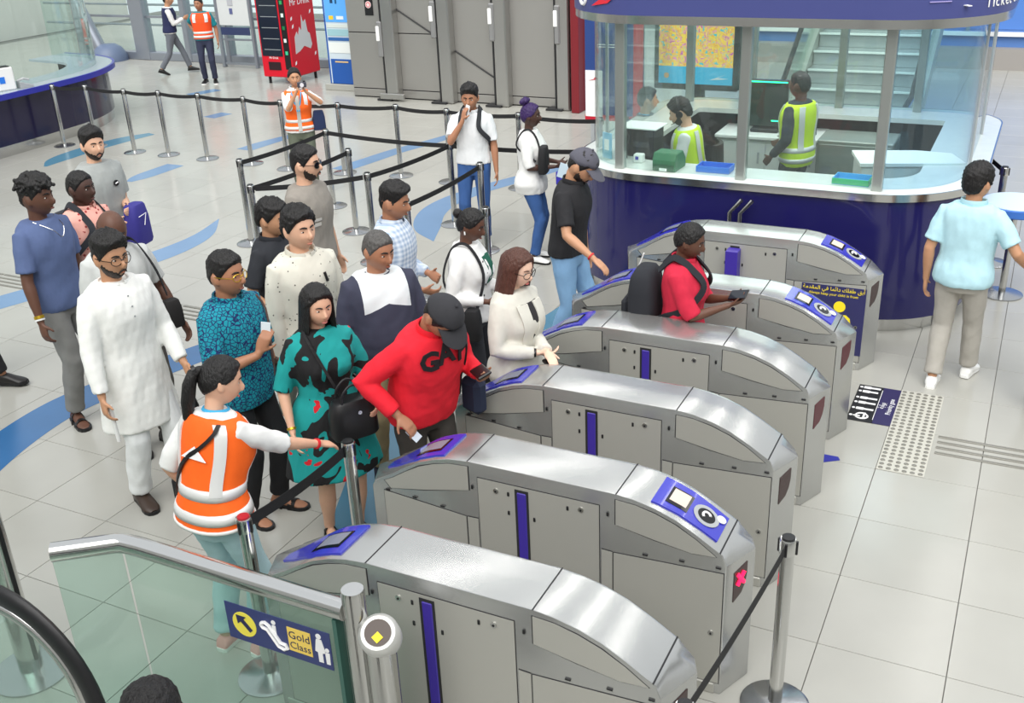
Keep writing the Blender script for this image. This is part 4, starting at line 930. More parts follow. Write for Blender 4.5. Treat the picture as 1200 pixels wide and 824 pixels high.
    # ---- limbs
    def arm(s, sd, wrist=None, pole=None, palm=None, curl=.45, world=False, hdir=None, spread=0.0):
        k = s.k; S = s.warp([(-.008*k, sd*s.sh, 1.385*k)])[0]; L1, L2 = .285*k, .255*k
        W = np.array(wrist if wrist is not None else (.05*k, sd*(s.sh+.075*k), .84*k-s.drop), float)
        if world: W = s.loc_of(W)
        d = W-S; D = np.linalg.norm(d)
        if D > (L1+L2)*.995: W = S+d/D*(L1+L2)*.995
        if D < .16*k: W = S+d/D*.16*k
        d = W-S; D = np.linalg.norm(d); u = d/D
        ca = (L1*L1+D*D-L2*L2)/(2*L1*D); a = math.acos(max(-1, min(1, ca)))
        pl = np.array(pole if pole is not None else (-.7, sd*.45, -.5), float); pl = nrm(pl-u*np.dot(pl, u))
        E_ = S+u*math.cos(a)*L1+pl*math.sin(a)*L1
        f = nrm(W-E_); hd = nrm(np.array(hdir, float)) if hdir is not None else f
        pn = np.array(palm if palm is not None else (0.15, -sd, 0.0), float); pn = nrm(pn-hd*np.dot(pn, hd))
        s.arms[sd] = dict(S=S, E=E_, W=W, f=f, hd=hd, pn=pn, curl=curl, spread=spread)
        mb = s.body; fe = .88 if s.f else 1.0; fe *= (.6+.4*s.bw)
        pts = [S, S+(E_-S)*.25, S+(E_-S)*.55, S+(E_-S)*.85, E_, E_+(W-E_)*.22, E_+(W-E_)*.55, E_+(W-E_)*.85, W, W+hd*.02*k]
        mb.tube(pts, [r*k*fe for r in (.052, .052, .046, .040, .039, .041, .035, .027, .025, .024)], 12, dome=True)
        # hand: palm, four fingers of unequal length and a thumb
        wd = np.cross(hd, pn)                                 # across the palm
        hk = k*(.92 if s.f else 1.0); pc = W+hd*.02*hk
        rings = []
        for t, hw, ht in ((0, .024, .017), (.03, .034, .017), (.06, .040, .016), (.085, .040, .014), (.098, .036, .011)):
            c = pc+hd*t*hk; rings.append([c+wd*hw*hk*math.cos(a_)+pn*ht*hk*math.sin(a_) for a_ in np.linspace(0, 2*math.pi, 12, endpoint=False)])
        mb.loft(rings)
        thumb = 1 if np.dot(wd, (1, 0, .3)) > 0 else -1
        s.arms[sd]['grip'] = pc+hd*.085*hk+pn*.03*hk
        s.arms[sd]['wd'] = wd
        for i, (o, L, r) in enumerate(((-.029, .062, .0078), (-.010, .074, .0085), (.010, .080, .0086), (.029, .070, .0084))):
            base = pc+hd*.092*hk+wd*o*hk*thumb; dd = nrm(hd+wd*thumb*o*spread*6); P_ = [base-dd*.02*hk, base]
            for j, (fr, an) in enumerate(((.45, .55), (.32, 1.0), (.23, .8))):
                ang = curl*an*1.25; dd = nrm(dd*math.cos(ang)+pn*math.sin(ang)); base = base+dd*L*fr*hk; P_.append(base)
            mb.tube(P_, [r*hk*q for q in (1, 1.02, 1, .92, .72)], 8, dome=True)
        tb_ = pc+hd*.03*hk+wd*thumb*.03*hk; d0 = nrm(hd*.6+wd*thumb*.7+pn*.45)
        mb.tube([pc+hd*.015*hk+wd*thumb*.015*hk, tb_, tb_+d0*.032*hk, tb_+d0*.032*hk+nrm(d0+pn*.3*curl+hd*.5)*.03*hk], [.013*hk, .0125*hk, .0105*hk, .008*hk], 8, dome=True)
        return s
    def leg(s, sd, foot=None, toe=0.0, lift=0.0, pole=None, pitch=0.0):
        """foot: ankle point on the ground plan (x, y); lift raises it; toe: yaw of the foot in degrees"""
        k = s.k; hp = np.array([-.005, sd*.088*k*(.5+.5*s.bw), .905*k-s.drop]); A = np.array([*(foot if foot is not None else (-.01, sd*.10*k)), .085*k+lift], float)
        L1, L2 = .425*k, .42*k; d = A-hp; D = np.linalg.norm(d)
        if D > (L1+L2)*.998: A = hp+d/D*(L1+L2)*.998; d = A-hp; D = np.linalg.norm(d)
        u = d/D; a = math.acos(max(-1, min(1, (L1*L1+D*D-L2*L2)/(2*L1*D)))); pl = np.array(pole if pole is not None else (1, sd*.12, 0), float); pl = nrm(pl-u*np.dot(pl, u))
        K = hp+u*math.cos(a)*L1+pl*math.sin(a)*L1; ty = math.radians(toe); fd = np.array([math.cos(ty)*math.cos(pitch), math.sin(ty)*math.cos(pitch), math.sin(pitch)])
        s.legs[sd] = dict(hp=hp, K=K, A=A, fd=fd, pitch=pitch); w_ = .55+.45*s.bw
        P_ = [hp+(0, 0, .0), hp+(K-hp)*.3, hp+(K-hp)*.65, K, K+(A-K)*.22, K+(A-K)*.45, K+(A-K)*.8, A]
        s.body.tube(P_, [r*k*w_ for r in (.088, .080, .064, .052, .053, .054, .037, .035)], 14, dome=True)
        s.foot_loft(s.body, A, fd, 0.0); return s
    def foot_loft(s, mb, A, fd, off, z0=None):
        k = s.k*(.92 if s.f else 1.0); sdv = nrm(np.cross((0, 0, 1), fd)); upv = np.cross(fd, sdv); g_ = A-upv*.083*s.k; rings = []
        for x, hw, h_ in ((-.065, .022, .045), (-.05, .032, .075), (0, .034, .095), (.05, .036, .075), (.10, .042, .052), (.145, .042, .036), (.178, .030, .026), (.19, .016, .018)):
            c = g_+fd*x*k; hw, h_ = hw*k+off, h_*k+off; ring = []
            for t in np.linspace(0, 2*math.pi, 12, endpoint=False):
                zc = math.sin(t); ring.append(c+sdv*hw*math.cos(t)+upv*((h_*.5)+(h_*.5)*zc-(off*.3 if zc < 0 else 0)))
            rings.append(ring)
        mb.loft(rings)
    # ---- head
    def head_r(s, D):
        """directions (n,3) -> points of the bare head, head-local metres at 1.75 m scale"""
        x, y, z = D[:, 0], D[:, 1], D[:, 2]; rx, ry, rz = (.099, .078, .115) if not s.f else (.094, .073, .109)
        P = D*np.array([rx, ry, rz]); t = np.clip(-P[:, 2]/rz, 0, 1)
        fr = np.clip(x, 0, 1); bk = np.clip(-x, 0, 1)
        P[:, 1] *= 1-.30*t**1.6; P[:, 0] += fr*(.010*t**2); P[:, 0] *= np.where(x < 0, 1-.30*t, 1.0)
        P[:, 0] -= .006*np.exp(-((P[:, 2]-.02)/.05)**2)*fr**6
        az = np.arctan2(y, x)
        for sg_ in (-1, 1): P[:, 0] -= .009*np.exp(-((az-sg_*.40)/.20)**2-((P[:, 2]-.004)/.017)**2); P[:, 0] += .004*np.exp(-((az-sg_*.62)/.3)**2-((P[:, 2]+.028)/.02)**2)
        P[:, 0] += .004*np.exp(-(az/.6)**2-((P[:, 2]-.03)/.012)**2)*fr
        P[:, 0] += .006*np.exp(-(az/.28)**2-((P[:, 2]+.058)/.012)**2); P[:, 0] -= .004*np.exp(-(az/.3)**2-((P[:, 2]+.079)/.008)**2); P[:, 0] += .006*np.exp(-(az/.35)**2-((P[:, 2]+.098)/.012)**2)
        return P
    @staticmethod
    def dirs(nu, nv):
        D = [(0, 0, -1.0)]
        for j in range(1, nv):
            e = -math.pi/2+math.pi*j/nv
            for i in range(nu): a = 2*math.pi*i/nu; D.append((math.cos(e)*math.cos(a), math.cos(e)*math.sin(a), math.sin(e)))
        D.append((0, 0, 1.0)); return np.array(D)
    def head(s, hair='black', style='short', beard=0, brow=True, mouth=None):
        if mouth is None: mouth = tuple(int(c*q) for c, q in zip(s.skinc, (.86, .70, .70)))
        mb = s.body; D = s.dirs(36, 26); sph = MB().sphere((0, 0, 0), 1.0, 36, 26)
        mb.add(s.headx(s.head_r(D)), sph.f)
        nk = .057 if not s.f else .046
        b0 = s.warp([(-.016*s.k, 0, 1.44*s.k)])[0]; b1 = s.headx([(-.018, 0, -.07)])[0]
        mb.tube([b0, b0*.5+b1*.5, b1], [nk*1.12*s.k*(.6+.4*s.bw), nk*s.k*(.6+.4*s.bw), nk*s.k], 14, dome=True)
        # nose and ears belong to the body surface
        N_ = [(.088, 0, .016), (.098, 0, .0), (.110, 0, -.020), (.107, 0, -.030), (.092, 0, -.034)]; sc_ = 1.0 if not s.f else .93
        mb.tube(list(s.headx(np.array(N_)*np.array([sc_, 1, 1]))), [r*s.k for r in (.007, .009, .013, .014, .010)], 8, dome=True)
        for sg_ in (-1, 1):
            E_ = MB().sphere((0, 0, 0), 1, 10, 8); V = np.array(E_.v)*np.array([.018, .009, .031])+np.array([-.008, sg_*(.080 if not s.f else .075), -.006]); V[:, 0] -= (V[:, 2]+.006)*.25
            mb.add(s.headx(V), E_.f)
        # eyes, brows, lips
        az = .385; sx = 1.0 if not s.f else .95
        for sg_ in (-1, 1):
            d = np.array([[math.cos(az), sg_*math.sin(az), .03]]); p = s.head_r(d)[0]; p[2] = .004
            E_ = MB().sphere((0, 0, 0), 1, 10, 8); V = np.array(E_.v)*np.array([.006, .0120, .0048])+p+np.array([-.0022, 0, 0])
            ey = MB().add(s.headx(V), E_.f).build('eye', mat('eye_white', (204, 196, 186), .3), s.root, smooth='all')
            V = np.array(E_.v)*np.array([.003, .0056, .0050])+p+np.array([.0024, -sg_*.001, 0]); MB().add(s.headx(V), E_.f).build('iris', mat('iris_dark', (34, 22, 18), .15), ey, smooth='all')
            if brow:
                q = []
                for a_ in (.16, .3, .46, .62):
                    b_ = s.head_r(np.array([nrm((math.cos(a_), sg_*math.sin(a_), .22+.04*math.sin((a_-.16)/.46*3.14))) ]))[0]; q.append(b_*1.012)
                MB().tube(list(s.headx(q)), [(.0048 if not s.f else .0034)*s.k*v for v in (.9, 1.1, .95, .5)], 6, dome=True).build('eyebrow', hair_mat(hair if hair not in ('purple', 'grey') else 'black'), s.root, smooth='all')
        q = []
        for a_ in (-.26, -.13, 0, .13, .26): b_ = s.head_r(np.array([nrm((math.cos(a_), math.sin(a_), -.56))]))[0]; b_[2] = -.064+.0015*abs(a_)/.26; q.append(b_*np.array([1.0, 1, 1]))
        MB().tube(list(s.headx(q)), [v*s.k for v in (.0025, .005, .006, .005, .0025)], 6, dome=True).build('lips', mat('lips_%d_%d_%d' % mouth, mouth, .45), s.root, smooth='all')
        if style: s.hair(hair, style)
        if beard: s.beard('beard', beard)
    def hair(s, col, style):
        D = s.dirs(72, 48); B = s.head_r(D); az = np.degrees(np.abs(np.arctan2(D[:, 1], D[:, 0]))); z = B[:, 2]+noise3(B, 300, 11)*.0035
        st = dict(front=.060, side=.003, top=.018, back=-.055, curl=0.0, quiff=0.0)
        st.update(dict(short={}, crop=dict(top=.008, side=.002), buzz=dict(top=.004, side=.001), curly=dict(top=.034, side=.001, curl=.012, front=.055), quiff=dict(top=.032, quiff=.016, side=.002), full=dict(top=.026, side=.011, curl=.005), fade=dict(top=.03, side=-.001, quiff=.008), thick=dict(top=.03, side=.012, curl=.004, front=.058),
                       back=dict(top=.011, side=.007, front=.066), bob=dict(top=.016, side=.014, front=.066), bald=dict(top=-.01, side=.001, front=.2), braids=dict(top=.014, side=.008, curl=.003, front=.066)).get(style, {}))
        zh = np.interp(az, [0, 25, 45, 58, 68, 78, 88, 100, 116, 130, 180], [st['front'], st['front']-.002, st['front']-.012, st['front']-.03, .012, -.016, .004, .022, -.01, st['back'], st['back']-.012])
        if style in ('bob', 'back', 'braids'): zh = np.interp(az, [0, 25, 45, 60, 75, 90, 110, 130, 180], [.066, .062, .045, .02, .0, -.01, -.03, st['back'], st['back']-.02])
        m_ = sstep((z-zh)/.014); tt = sstep((z-.02)/.07); th = st['side']+(st['top']-st['side'])*tt
        th = th+st['quiff']*np.exp(-(az/40)**2)*sstep((z-.05)/.03)
        if style == 'bald': m_ = m_*0; m_ = np.where((az > 80) & (z > zh) & (z < .03), 1, 0)
        nz = noise3(B, 130, 3)*.6+noise3(B*np.array([1, 1.6, .7]), 420, 5)*.7
        P = B+D*((-.007+m_*(.0085+th))[:, None])*1.0
        P += D*(nz*(.0022+st['curl']*.6+np.clip(th, 0, .04)*.12))[:, None]*m_[:, None]
        hb = MB().add(s.headx(P), MB().sphere((0, 0, 0), 1, 72, 48).f)
        if style == 'curly':
            rs = np.random.RandomState(4)
            for _ in range(150):
                d = rs.normal(size=3); d[2] = abs(d[2])*1.1+.25; d = nrm(d); b_ = s.head_r(d[None])[0]
                if b_[2] < .045: continue
                q = MB().sphere(tuple(b_+d*rs.uniform(.012, .04)), rs.uniform(.009, .014), 7, 5); hb.add(s.headx(q.v), q.f)
            return s.defer(hb, 'hair', hair_mat(col), .006, 0)
        return hb.build('hair', hair_mat(col), s.root, smooth='all')
    def beard(s, col, t):
        D = s.dirs(48, 32); B = s.head_r(D); az = np.degrees(np.abs(np.arctan2(D[:, 1], D[:, 0]))); z = B[:, 2]
        zt = noise3(B, 260, 8)*.004+np.interp(az, [0, 14, 24, 36, 55, 68, 78, 84], [-.080, -.077, -.058, -.051, -.044, -.026, -.002, -.03]); m_ = sstep((zt-z)/.008)*(az < 86)
        P = B+D*(-.006+m_*(.0066+.003*t+noise3(B, 260, 2)*.002))[:, None]
        MB().add(s.headx(P), MB().sphere((0, 0, 0), 1, 48, 32).f).build('beard', hair_mat(col), s.root, smooth='all')
        q = []
        for a_ in (-.36, -.2, 0, .2, .36): b_ = s.head_r(np.array([nrm((math.cos(a_), math.sin(a_), -.45))]))[0]; b_[2] = -.049-.018*(abs(a_)/.36)**2; q.append(b_*np.array([1.012, 1, 1]))
        MB().tube(list(s.headx(q)), [v*s.k for v in (.004, .006, .0055, .006, .004)], 6, dome=True).build('moustache', hair_mat(col), s.root, smooth='all')
    def long_hair(s, col, length, width=.088, name='hair_length', spread=.0, front=.02, flat=False):
        """hair falling from the crown past the neck: C-shaped curtain round the back of the head"""
        mb = MB(); rings = []
        for t in np.linspace(0, 1, 10):
            z = .075-t*length; tp = min(1.0, .80+1.6*t); wv = (width*(1-.15*(1-t))+spread*t)*tp; ring = []
            for a_ in np.linspace(-2.25, 2.25, 15):   # outer
                ring.append((-.015-(.104+.004*math.sin(9*a_))*tp*math.cos(a_)*(1-.1*t)+front*(1-math.cos(a_))*.3, wv*math.sin(a_)*1.0, z+.012*math.cos(3*a_)*t))
            for a_ in np.linspace(2.25, -2.25, 15):
                ring.append((-.015-.062*math.cos(a_)*(1-.1*t)+front*(1-math.cos(a_))*.3, (wv-.024)*math.sin(a_), z))
            rings.append([tuple(p) for p in s.headx(ring)])
        return mb.loft(rings).build(name, hair_mat(col), s.root, smooth=True, fix=True)
    # ---- clothing
    def top(s, m_, sleeve='short', hem=.90, off=.024, loose=0.0, name='shirt', neck=1.474, cuff=None, vox=.011, amp=.0045, skirt=None):
        k = s.k; mb = MB(); s.torso(mb, hem*k, neck*k, off, hem=loose)
        if skirt: s.skirt_rings(mb, *skirt)
        for sd, A in s.arms.items():
            S, E_, W = A['S'], A['E'], A['W']; fe = (.88 if s.f else 1.0)*(.6+.4*s.bw)
            if sleeve == 'none': continue
            inn = np.array([S[0], S[1]*.45, S[2]+.012])
            if sleeve == 'short': P_ = [inn, S, S+(E_-S)*.3, S+(E_-S)*.62, S+(E_-S)*.78]; R_ = [.060, .066, .066, .064, .066]
            elif sleeve == 'half': P_ = [inn, S, S+(E_-S)*.35, S+(E_-S)*.75, E_+(W-E_)*.06]; R_ = [.060, .066, .066, .066, .065]
            else: P_ = [inn, S, S+(E_-S)*.3, S+(E_-S)*.7, E_, E_+(W-E_)*.3, E_+(W-E_)*.7, E_+(W-E_)*.97]; R_ = [.060, .066, .064, .058, .055, .053, .046, .042]
            mb.tube(P_, [(r*fe+(off-.024)*.6)*k for r in R_], 14, dome=False)
        return s.defer(mb, name, m_, vox, amp)
    def vest(s, m_, hem=.93, off=.040, name='vest', vox=.011): mb = MB(); s.torso(mb, hem*s.k, 1.455*s.k, off); return s.defer(mb, name, m_, vox, .002)
    def band(s, z0, z1, off, m_, name='reflective_strip', parent=None):
        rings = [[tuple(p) for p in s.warp(s.torso_ring(z*s.k, o, 40))] for z, o in ((z0, off-.012), (z0, off), ((z0+z1)/2, off), (z1, off), (z1, off-.012))]
        return MB().loft(rings, cap=False).build(name, m_, parent or s.root, smooth='all')
    def stripe(s, t0, z0, z1, w_, off, m_, name='reflective_strip', t1=None, parent=None):
        """vertical ribbon lying on the torso at angle t (0 front, pi/2 left)"""
        rings = []
        for z in np.linspace(z0, z1, 12):
            f = (z-z0)/(z1-z0); t = t0+((t1 if t1 is not None else t0)-t0)*f
            a, b, xo = s.sec(z*s.k); pts = []
            for dt, o in ((-1, off), (-.33, off), (.33, off), (1, off), (1, off-.01), (-1, off-.01)):
                q = t+dt*w_/2/max(.1, (a+b)/2); c, q2 = math.cos(q), math.sin(q); e = 2/2.4
                pts.append((xo+(b+o)*math.copysign(abs(c)**e, c), (a+o)*math.copysign(abs(q2)**e, q2), z*s.k))
            rings.append([tuple(p) for p in s.warp(pts)])
        return MB().loft(rings).build(name, m_, parent or s.root, smooth=True, fix=True)
    def collar(s, m_, z=1.470, r=.080, h=.046, name='collar', open_=.5):
        k = s.k; rings = []
        for rr, zz in ((r, z-.012), (r+.012, z+h*.4), (r+.006, z+h), (r-.002, z+h*.9), (r-.004, z)):
            rings.append([tuple(p) for p in s.warp([(-.010*k+rr*k*math.cos(t)*1.0+.01*k, rr*k*math.sin(t)*(.95 if s.f else 1.05), (zz-.03*max(0, math.cos(t))*open_-.004)*k) for t in np.linspace(.2, 2*math.pi-.2, 22)])])
        rings.append(rings[0]); return MB().loft(rings, cap=False, closed=False).build(name, m_, s.root, smooth=True, fix=True)
    def trousers(s, m_, waist=1.0, off=.010, wide=1.0, length=.95, name='trousers', vox=.012, amp=.0045):
        k = s.k; mb = MB(); s.torso(mb, .80*k, waist*k, off); w_ = .55+.45*s.bw
        for sd, L in s.legs.items():
            hp, K, A = L['hp'], L['K'], L['A']
            P_ = [hp+(0, 0, .03*k), hp+(K-hp)*.3, hp+(K-hp)*.65, K, K+(A-K)*.25, K+(A-K)*.5, K+(A-K)*.8, K+(A-K)*length]
            mb.tube(P_, [(r*w_*(1 if i < 2 else 1+(wide-1)*min(1, (i-1)/3))+off)*k for i, r in enumerate((.088, .082, .067, .056, .056, .055, .050, .052))], 16, dome=False)
        return s.defer(mb, name, m_, vox, amp)
    def skirt_rings(s, mb, z0, z1, off=.02, flare=.12, sway=(0, 0)):
        k = s.k; rings = []
        for t in np.linspace(0, 1, 14):
            z = (z1+(z0-z1)*t)*k; zz = max(z, .90*k); a, b, xo = s.sec(zz); a += off+flare*t*k; b += off+flare*t*k*.9
            rings.append([tuple(p) for p in s.warp([(xo+sway[0]*t+(b+.006*math.sin(7*q)*t)*math.cos(q), sway[1]*t+(a+.006*math.sin(7*q)*t)*math.sin(q), z) for q in np.linspace(0, 2*math.pi, 36, endpoint=False)])])
        mb.loft(rings)
    def shoes(s, m_, sole=None, off=.010, sandal=False):
        for sd, L in s.legs.items():
            k = s.k; fd = L['fd']; A = L['A']; sdv = nrm(np.cross((0, 0, 1), fd)); upv = np.cross(fd, sdv)
            g_ = A-upv*.085*k
            if not sandal:
                mb = MB(); s.foot_loft(mb, A, fd, off); o = mb.build('shoe', m_, s.root, smooth=True)
            else:
                P_ = []
                mb = MB()
                for xx, hh, ln in ((.09, .062, .05), (.02, .095, .02)):
                    rr = []
                    for dx in (-ln/2, ln/2):
                        rr.append([g_+fd*(xx+dx)*k+sdv*.05*k*math.cos(t)*.98+upv*(hh*math.sin(t))*k for t in np.linspace(0, math.pi, 9)]+[g_+fd*(xx+dx)*k+sdv*.044*k*math.cos(t)+upv*(hh-.006)*math.sin(t)*k for t in np.linspace(math.pi, 0, 9)])
                    mb.loft(rr)
                o = mb.build('sandal', m_, s.root, smooth=True, fix=True)
            out = [(-.072, .02), (-.06, .036), (0, .038), (.06, .04), (.11, .05), (.15, .05), (.185, .036), (.2, .014)]
            pl = [g_+fd*x*k*(.92 if s.f else 1)+sdv*w_*k for x, w_ in out]+[g_+fd*x*k*(.92 if s.f else 1)-sdv*w_*k for x, w_ in out[::-1]]
            MB().loft([[p-upv*.001 for p in pl], [p+upv*.022*k for p in pl]]).build('sole', sole or BLACK, o, fix=True)
    def glasses(s, m_, tint=None, name='eyeglasses', rad=.021, sq=1.0):
        mb = MB(); r = .0024
        for sg_ in (-1, 1):
            c = np.array([.100, sg_*.031, .002]); mb.tube(list(s.headx([c+np.array([-.012*abs(math.cos(t))*(1 if math.cos(t)*sg_ > 0 else 0), rad*1.15*math.cos(t), rad*.9*math.sin(t)*sq]) for t in np.linspace(0, 2*math.pi, 19)])), r*s.k, 5)
            mb.tube(list(s.headx([(.088, sg_*.058, .006), (.05, sg_*.079, .010), (-.005, sg_*.084, .012)])), r*s.k, 5)
        mb.tube(list(s.headx([(.101, -.011, .006), (.106, 0, .009), (.101, .011, .006)])), r*s.k, 5)
        o = mb.build(name, m_, s.root, smooth=True)
        if tint:
            for sg_ in (-1, 1): MB().loft([[tuple(p) for p in s.headx([np.array([.099+dx, sg_*.031, .002])+np.array([-.010*abs(math.cos(t))*(1 if math.cos(t)*sg_ > 0 else 0), rad*1.1*math.cos(t), rad*.86*math.sin(t)]) for t in np.linspace(0, 2*math.pi, 16, endpoint=False)])] for dx in (-.001, .001)]).build('lens', tint, o, fix=True)
        return o
    def cap(s, m_, yaw=0):
        D = s.dirs(40, 26); B = s.head_r(D); az = np.abs(np.arctan2(D[:, 1], D[:, 0])); zz = np.interp(np.degrees(az), [0, 60, 100, 180], [.050, .040, .018, .0]); q = sstep((B[:, 2]-zz)/.008)
        P = B+D*(-.01+q*.027)[:, None]; P[:, 2] += q*.006
        o = MB().add(s.headx(P), MB().sphere((0, 0, 0), 1, 40, 26).f).build('cap', m_, s.root, smooth='all'); rings = []
        for t in np.linspace(-1.15, 1.15, 15):
            w_ = .078*math.cos(t*.9)**.7; b_ = np.array([.094*math.cos(t*.8), .088*math.sin(t)/math.sin(1.15)*.92, .050-.008*t*t]); e = b_+np.array([w_+.014, 0, -.030*(.4+.6*math.cos(t))])
            rings.append([tuple(p) for p in s.headx([b_, (b_+e)/2+np.array([0, 0, .004]), e, e-np.array([0, 0, .004]), (b_+e)/2-np.array([0, 0, .002]), b_-np.array([.01, 0, .006])])])
        MB().loft(rings).build('peak', m_, o, smooth=True, fix=True)
        MB().add(s.headx(np.array(MB().sphere((0, 0, 0), 1, 8, 6).v)*np.array([.009, .009, .006])+np.array([0, 0, .145])), MB().sphere((0, 0, 0), 1, 8, 6).f).build('button', m_, o); return o
    def wristband(s, sd, m_, name='bracelet', w_=.016, d_=.04):
        A = s.arms[sd]; c = A['E']+(A['W']-A['E'])*(1-d_); f = A['f']; k = s.k
        return MB().tube([c-f*w_/2, c+f*w_/2], .033*k*(.88 if s.f else 1), 16).build(name, m_, s.root, smooth=True)
    def defer(s, mb, name, m_, vox, amp=0.0):
        me = mb.mesh(name); me.materials.append(m_); o = bpy.data.objects.new(name, me); COL.objects.link(o); o.parent = s.root
        PENDING.append((o, vox, amp, m_, .55)); return o
    def done(s): return s.defer(s.body, 'body', s.skin, s.vox, 0)
    # ---- points on the figure, in world space (for things that are carried)
    def world(s, p):
        c, q = math.cos(s.hd), math.sin(s.hd); p = np.asarray(p, float)
        return np.array([p[0]*c-p[1]*q, p[0]*q+p[1]*c, p[2]])+s.loc
    def wdir(s, d): c, q = math.cos(s.hd), math.sin(s.hd); return np.array([d[0]*c-d[1]*q, d[0]*q+d[1]*c, d[2]])
def bake_people():
    for o, vox, amp, m_, dec in PENDING:
        r = o.modifiers.new('r', 'REMESH'); r.mode = 'VOXEL'; r.voxel_size = vox; r.use_smooth_shade = True
        sm = o.modifiers.new('s', 'SMOOTH'); sm.factor = .5; sm.iterations = 3 if amp else 2
    bpy.context.view_layer.update(); dg = bpy.context.evaluated_depsgraph_get()
    for i, (o, vox, amp, m_, dec) in enumerate(PENDING):
        me = bpy.data.meshes.new_from_object(o.evaluated_get(dg)); old = o.data; o.modifiers.clear()
        if amp:
            n = len(me.vertices); co = np.empty(n*3); no = np.empty(n*3); me.vertices.foreach_get('co', co); me.vertices.foreach_get('normal', no); co = co.reshape(-1, 3); no = no.reshape(-1, 3)
            q = co*np.array([1, 1, .45]); co = co+no*((noise3(q, 34, i+1)+.5*noise3(q, 80, i+40))*amp)[:, None]; me.vertices.foreach_set('co', co.reshape(-1))
        me.polygons.foreach_set('use_smooth', [True]*len(me.polygons)); me.materials.clear(); me.materials.append(m_); me.name = o.name
        o.data = me; bpy.data.meshes.remove(old)
    PENDING.clear()
# ---------------------------------------------------------------- cloth patterns
def ramp_fn(kind, cols, scale, pos=None, interp='CONSTANT', dist=0.0):
    def fn(nt, b, coords):
        if kind == 'edge':
            t = nt.nodes.new('ShaderNodeTexVoronoi'); t.feature = 'DISTANCE_TO_EDGE'; o = t.outputs['Distance']
        elif kind == 'dots':
            t = nt.nodes.new('ShaderNodeTexVoronoi'); o = t.outputs['Distance']
        else:
            t = nt.nodes.new('ShaderNodeTexNoise'); t.inputs['Detail'].default_value = 2; t.inputs['Distortion'].default_value = dist; o = t.outputs[0]
        t.inputs['Scale'].default_value = scale; nt.links.new(coords(None), t.inputs['Vector'])
        r = nt.nodes.new('ShaderNodeValToRGB'); r.color_ramp.interpolation = interp; e = r.color_ramp.elements
        pp = pos or [i/len(cols) for i in range(len(cols))]
        e[0].position = pp[0]; e[0].color = (*lin(cols[0]), 1); e[1].position = pp[1]; e[1].color = (*lin(cols[1]), 1)
        for p_, c_ in zip(pp[2:], cols[2:]): q = e.new(p_); q.color = (*lin(c_), 1)
        nt.links.new(o, r.inputs[0]); nt.links.new(r.outputs[0], b.inputs['Base Color'])
    return fn
def check_fn(nt, b, coords):
    mixes = None
    for ax in ('Y', 'Z'):
        w_ = nt.nodes.new('ShaderNodeTexWave'); w_.bands_direction = ax; w_.inputs['Scale'].default_value = 9; nt.links.new(coords(None), w_.inputs['Vector'])
        if mixes is None: mixes = w_.outputs[1]
        else: a = nt.nodes.new('ShaderNodeMath'); a.operation = 'ADD'; nt.links.new(mixes, a.inputs[0]); nt.links.new(w_.outputs[1], a.inputs[1]); mixes = a.outputs[0]
    r = nt.nodes.new('ShaderNodeMapRange'); r.inputs[2].default_value = 2; nt.links.new(mixes, r.inputs[0])
    m_ = nt.nodes.new('ShaderNodeMix'); m_.data_type = 'RGBA'; m_.inputs[6].default_value = (*lin((150, 172, 200)), 1); m_.inputs[7].default_value = (*lin((226, 232, 240)), 1); nt.links.new(r.outputs[0], m_.inputs[0]); nt.links.new(m_.outputs[2], b.inputs['Base Color'])
TEALP = cloth((14, 140, 158), 'teal_print', ramp_fn('edge', [(20, 40, 92), (16, 140, 158)], 42, [0, .085]))
CREAMP = cloth((214, 210, 196), 'cream_speckle', ramp_fn('dots', [(96, 92, 84), (216, 213, 200)], 30, [0, .16]))
PINKP = cloth((226, 176, 158), 'pink_floral', ramp_fn('dots', [(170, 60, 60), (240, 178, 164)], 24, [0, .24]))
CHECK = cloth((200, 212, 226), 'blue_check', check_fn)
DRESSP = cloth((20, 150, 148), 'dress_print', ramp_fn('noise', [(26, 26, 28), (22, 150, 148), (206, 30, 44)], 5.5, [0, .455, .635], dist=.8))
DENIM = cloth((52, 86, 140), 'denim', None, .9); DENIML = cloth((126, 166, 204), 'denim_light', None, .9); PALEJ = cloth((176, 206, 212), 'pale_jeans', None, .9)
ORANGE = cloth((255, 104, 22), 'hi_vis_orange', None, .7); HIVY = cloth((206, 236, 40), 'hi_vis_yellow', None, .7)
REFL = mat('reflective_tape', (226, 226, 224), .35, .2); REFO = mat('orange_trim', (240, 110, 40), .6)
WCL = cloth((226, 226, 224), 'white_cloth'); BCL = cloth((30, 30, 33), 'black_cloth'); WATCH = mat('watch', (26, 26, 28), .3); GOLD = mat('gold', (224, 184, 60), .3, .9); SILV = mat('silver', (200, 200, 200), .25, 1.0)
SHW = mat('white_shoe', (236, 236, 234), .5); SHB = mat('black_leather', (26, 24, 24), .4); SHBR = mat('brown_leather', (58, 44, 36), .45)
LENS = mat('dark_lens', (16, 16, 18), .08); CLEARL = glass('lens_glass', (246, 250, 250), .02); FRAME = mat('glasses_frame', (30, 26, 24), .3); LANY = cloth((66, 168, 214), 'lanyard_cloth')
DK = (96, 64, 50); DK2 = (74, 50, 42); MD = (168, 118, 90); MD2 = (188, 140, 108); LT = (216, 170, 142); FA = (236, 196, 172)
def hpos(px_, py_, H, dx=0.0, dy=0.0): p = at(px_, py_, H+.02); return (p[0]+dx, p[1]+dy, 0.0)
def stand(f, a=.02, ta=12, b=-.03, tb=-12, w_=.105):
    f.leg(1, (a, w_*f.k), ta); f.leg(-1, (b, -w_*f.k), tb)
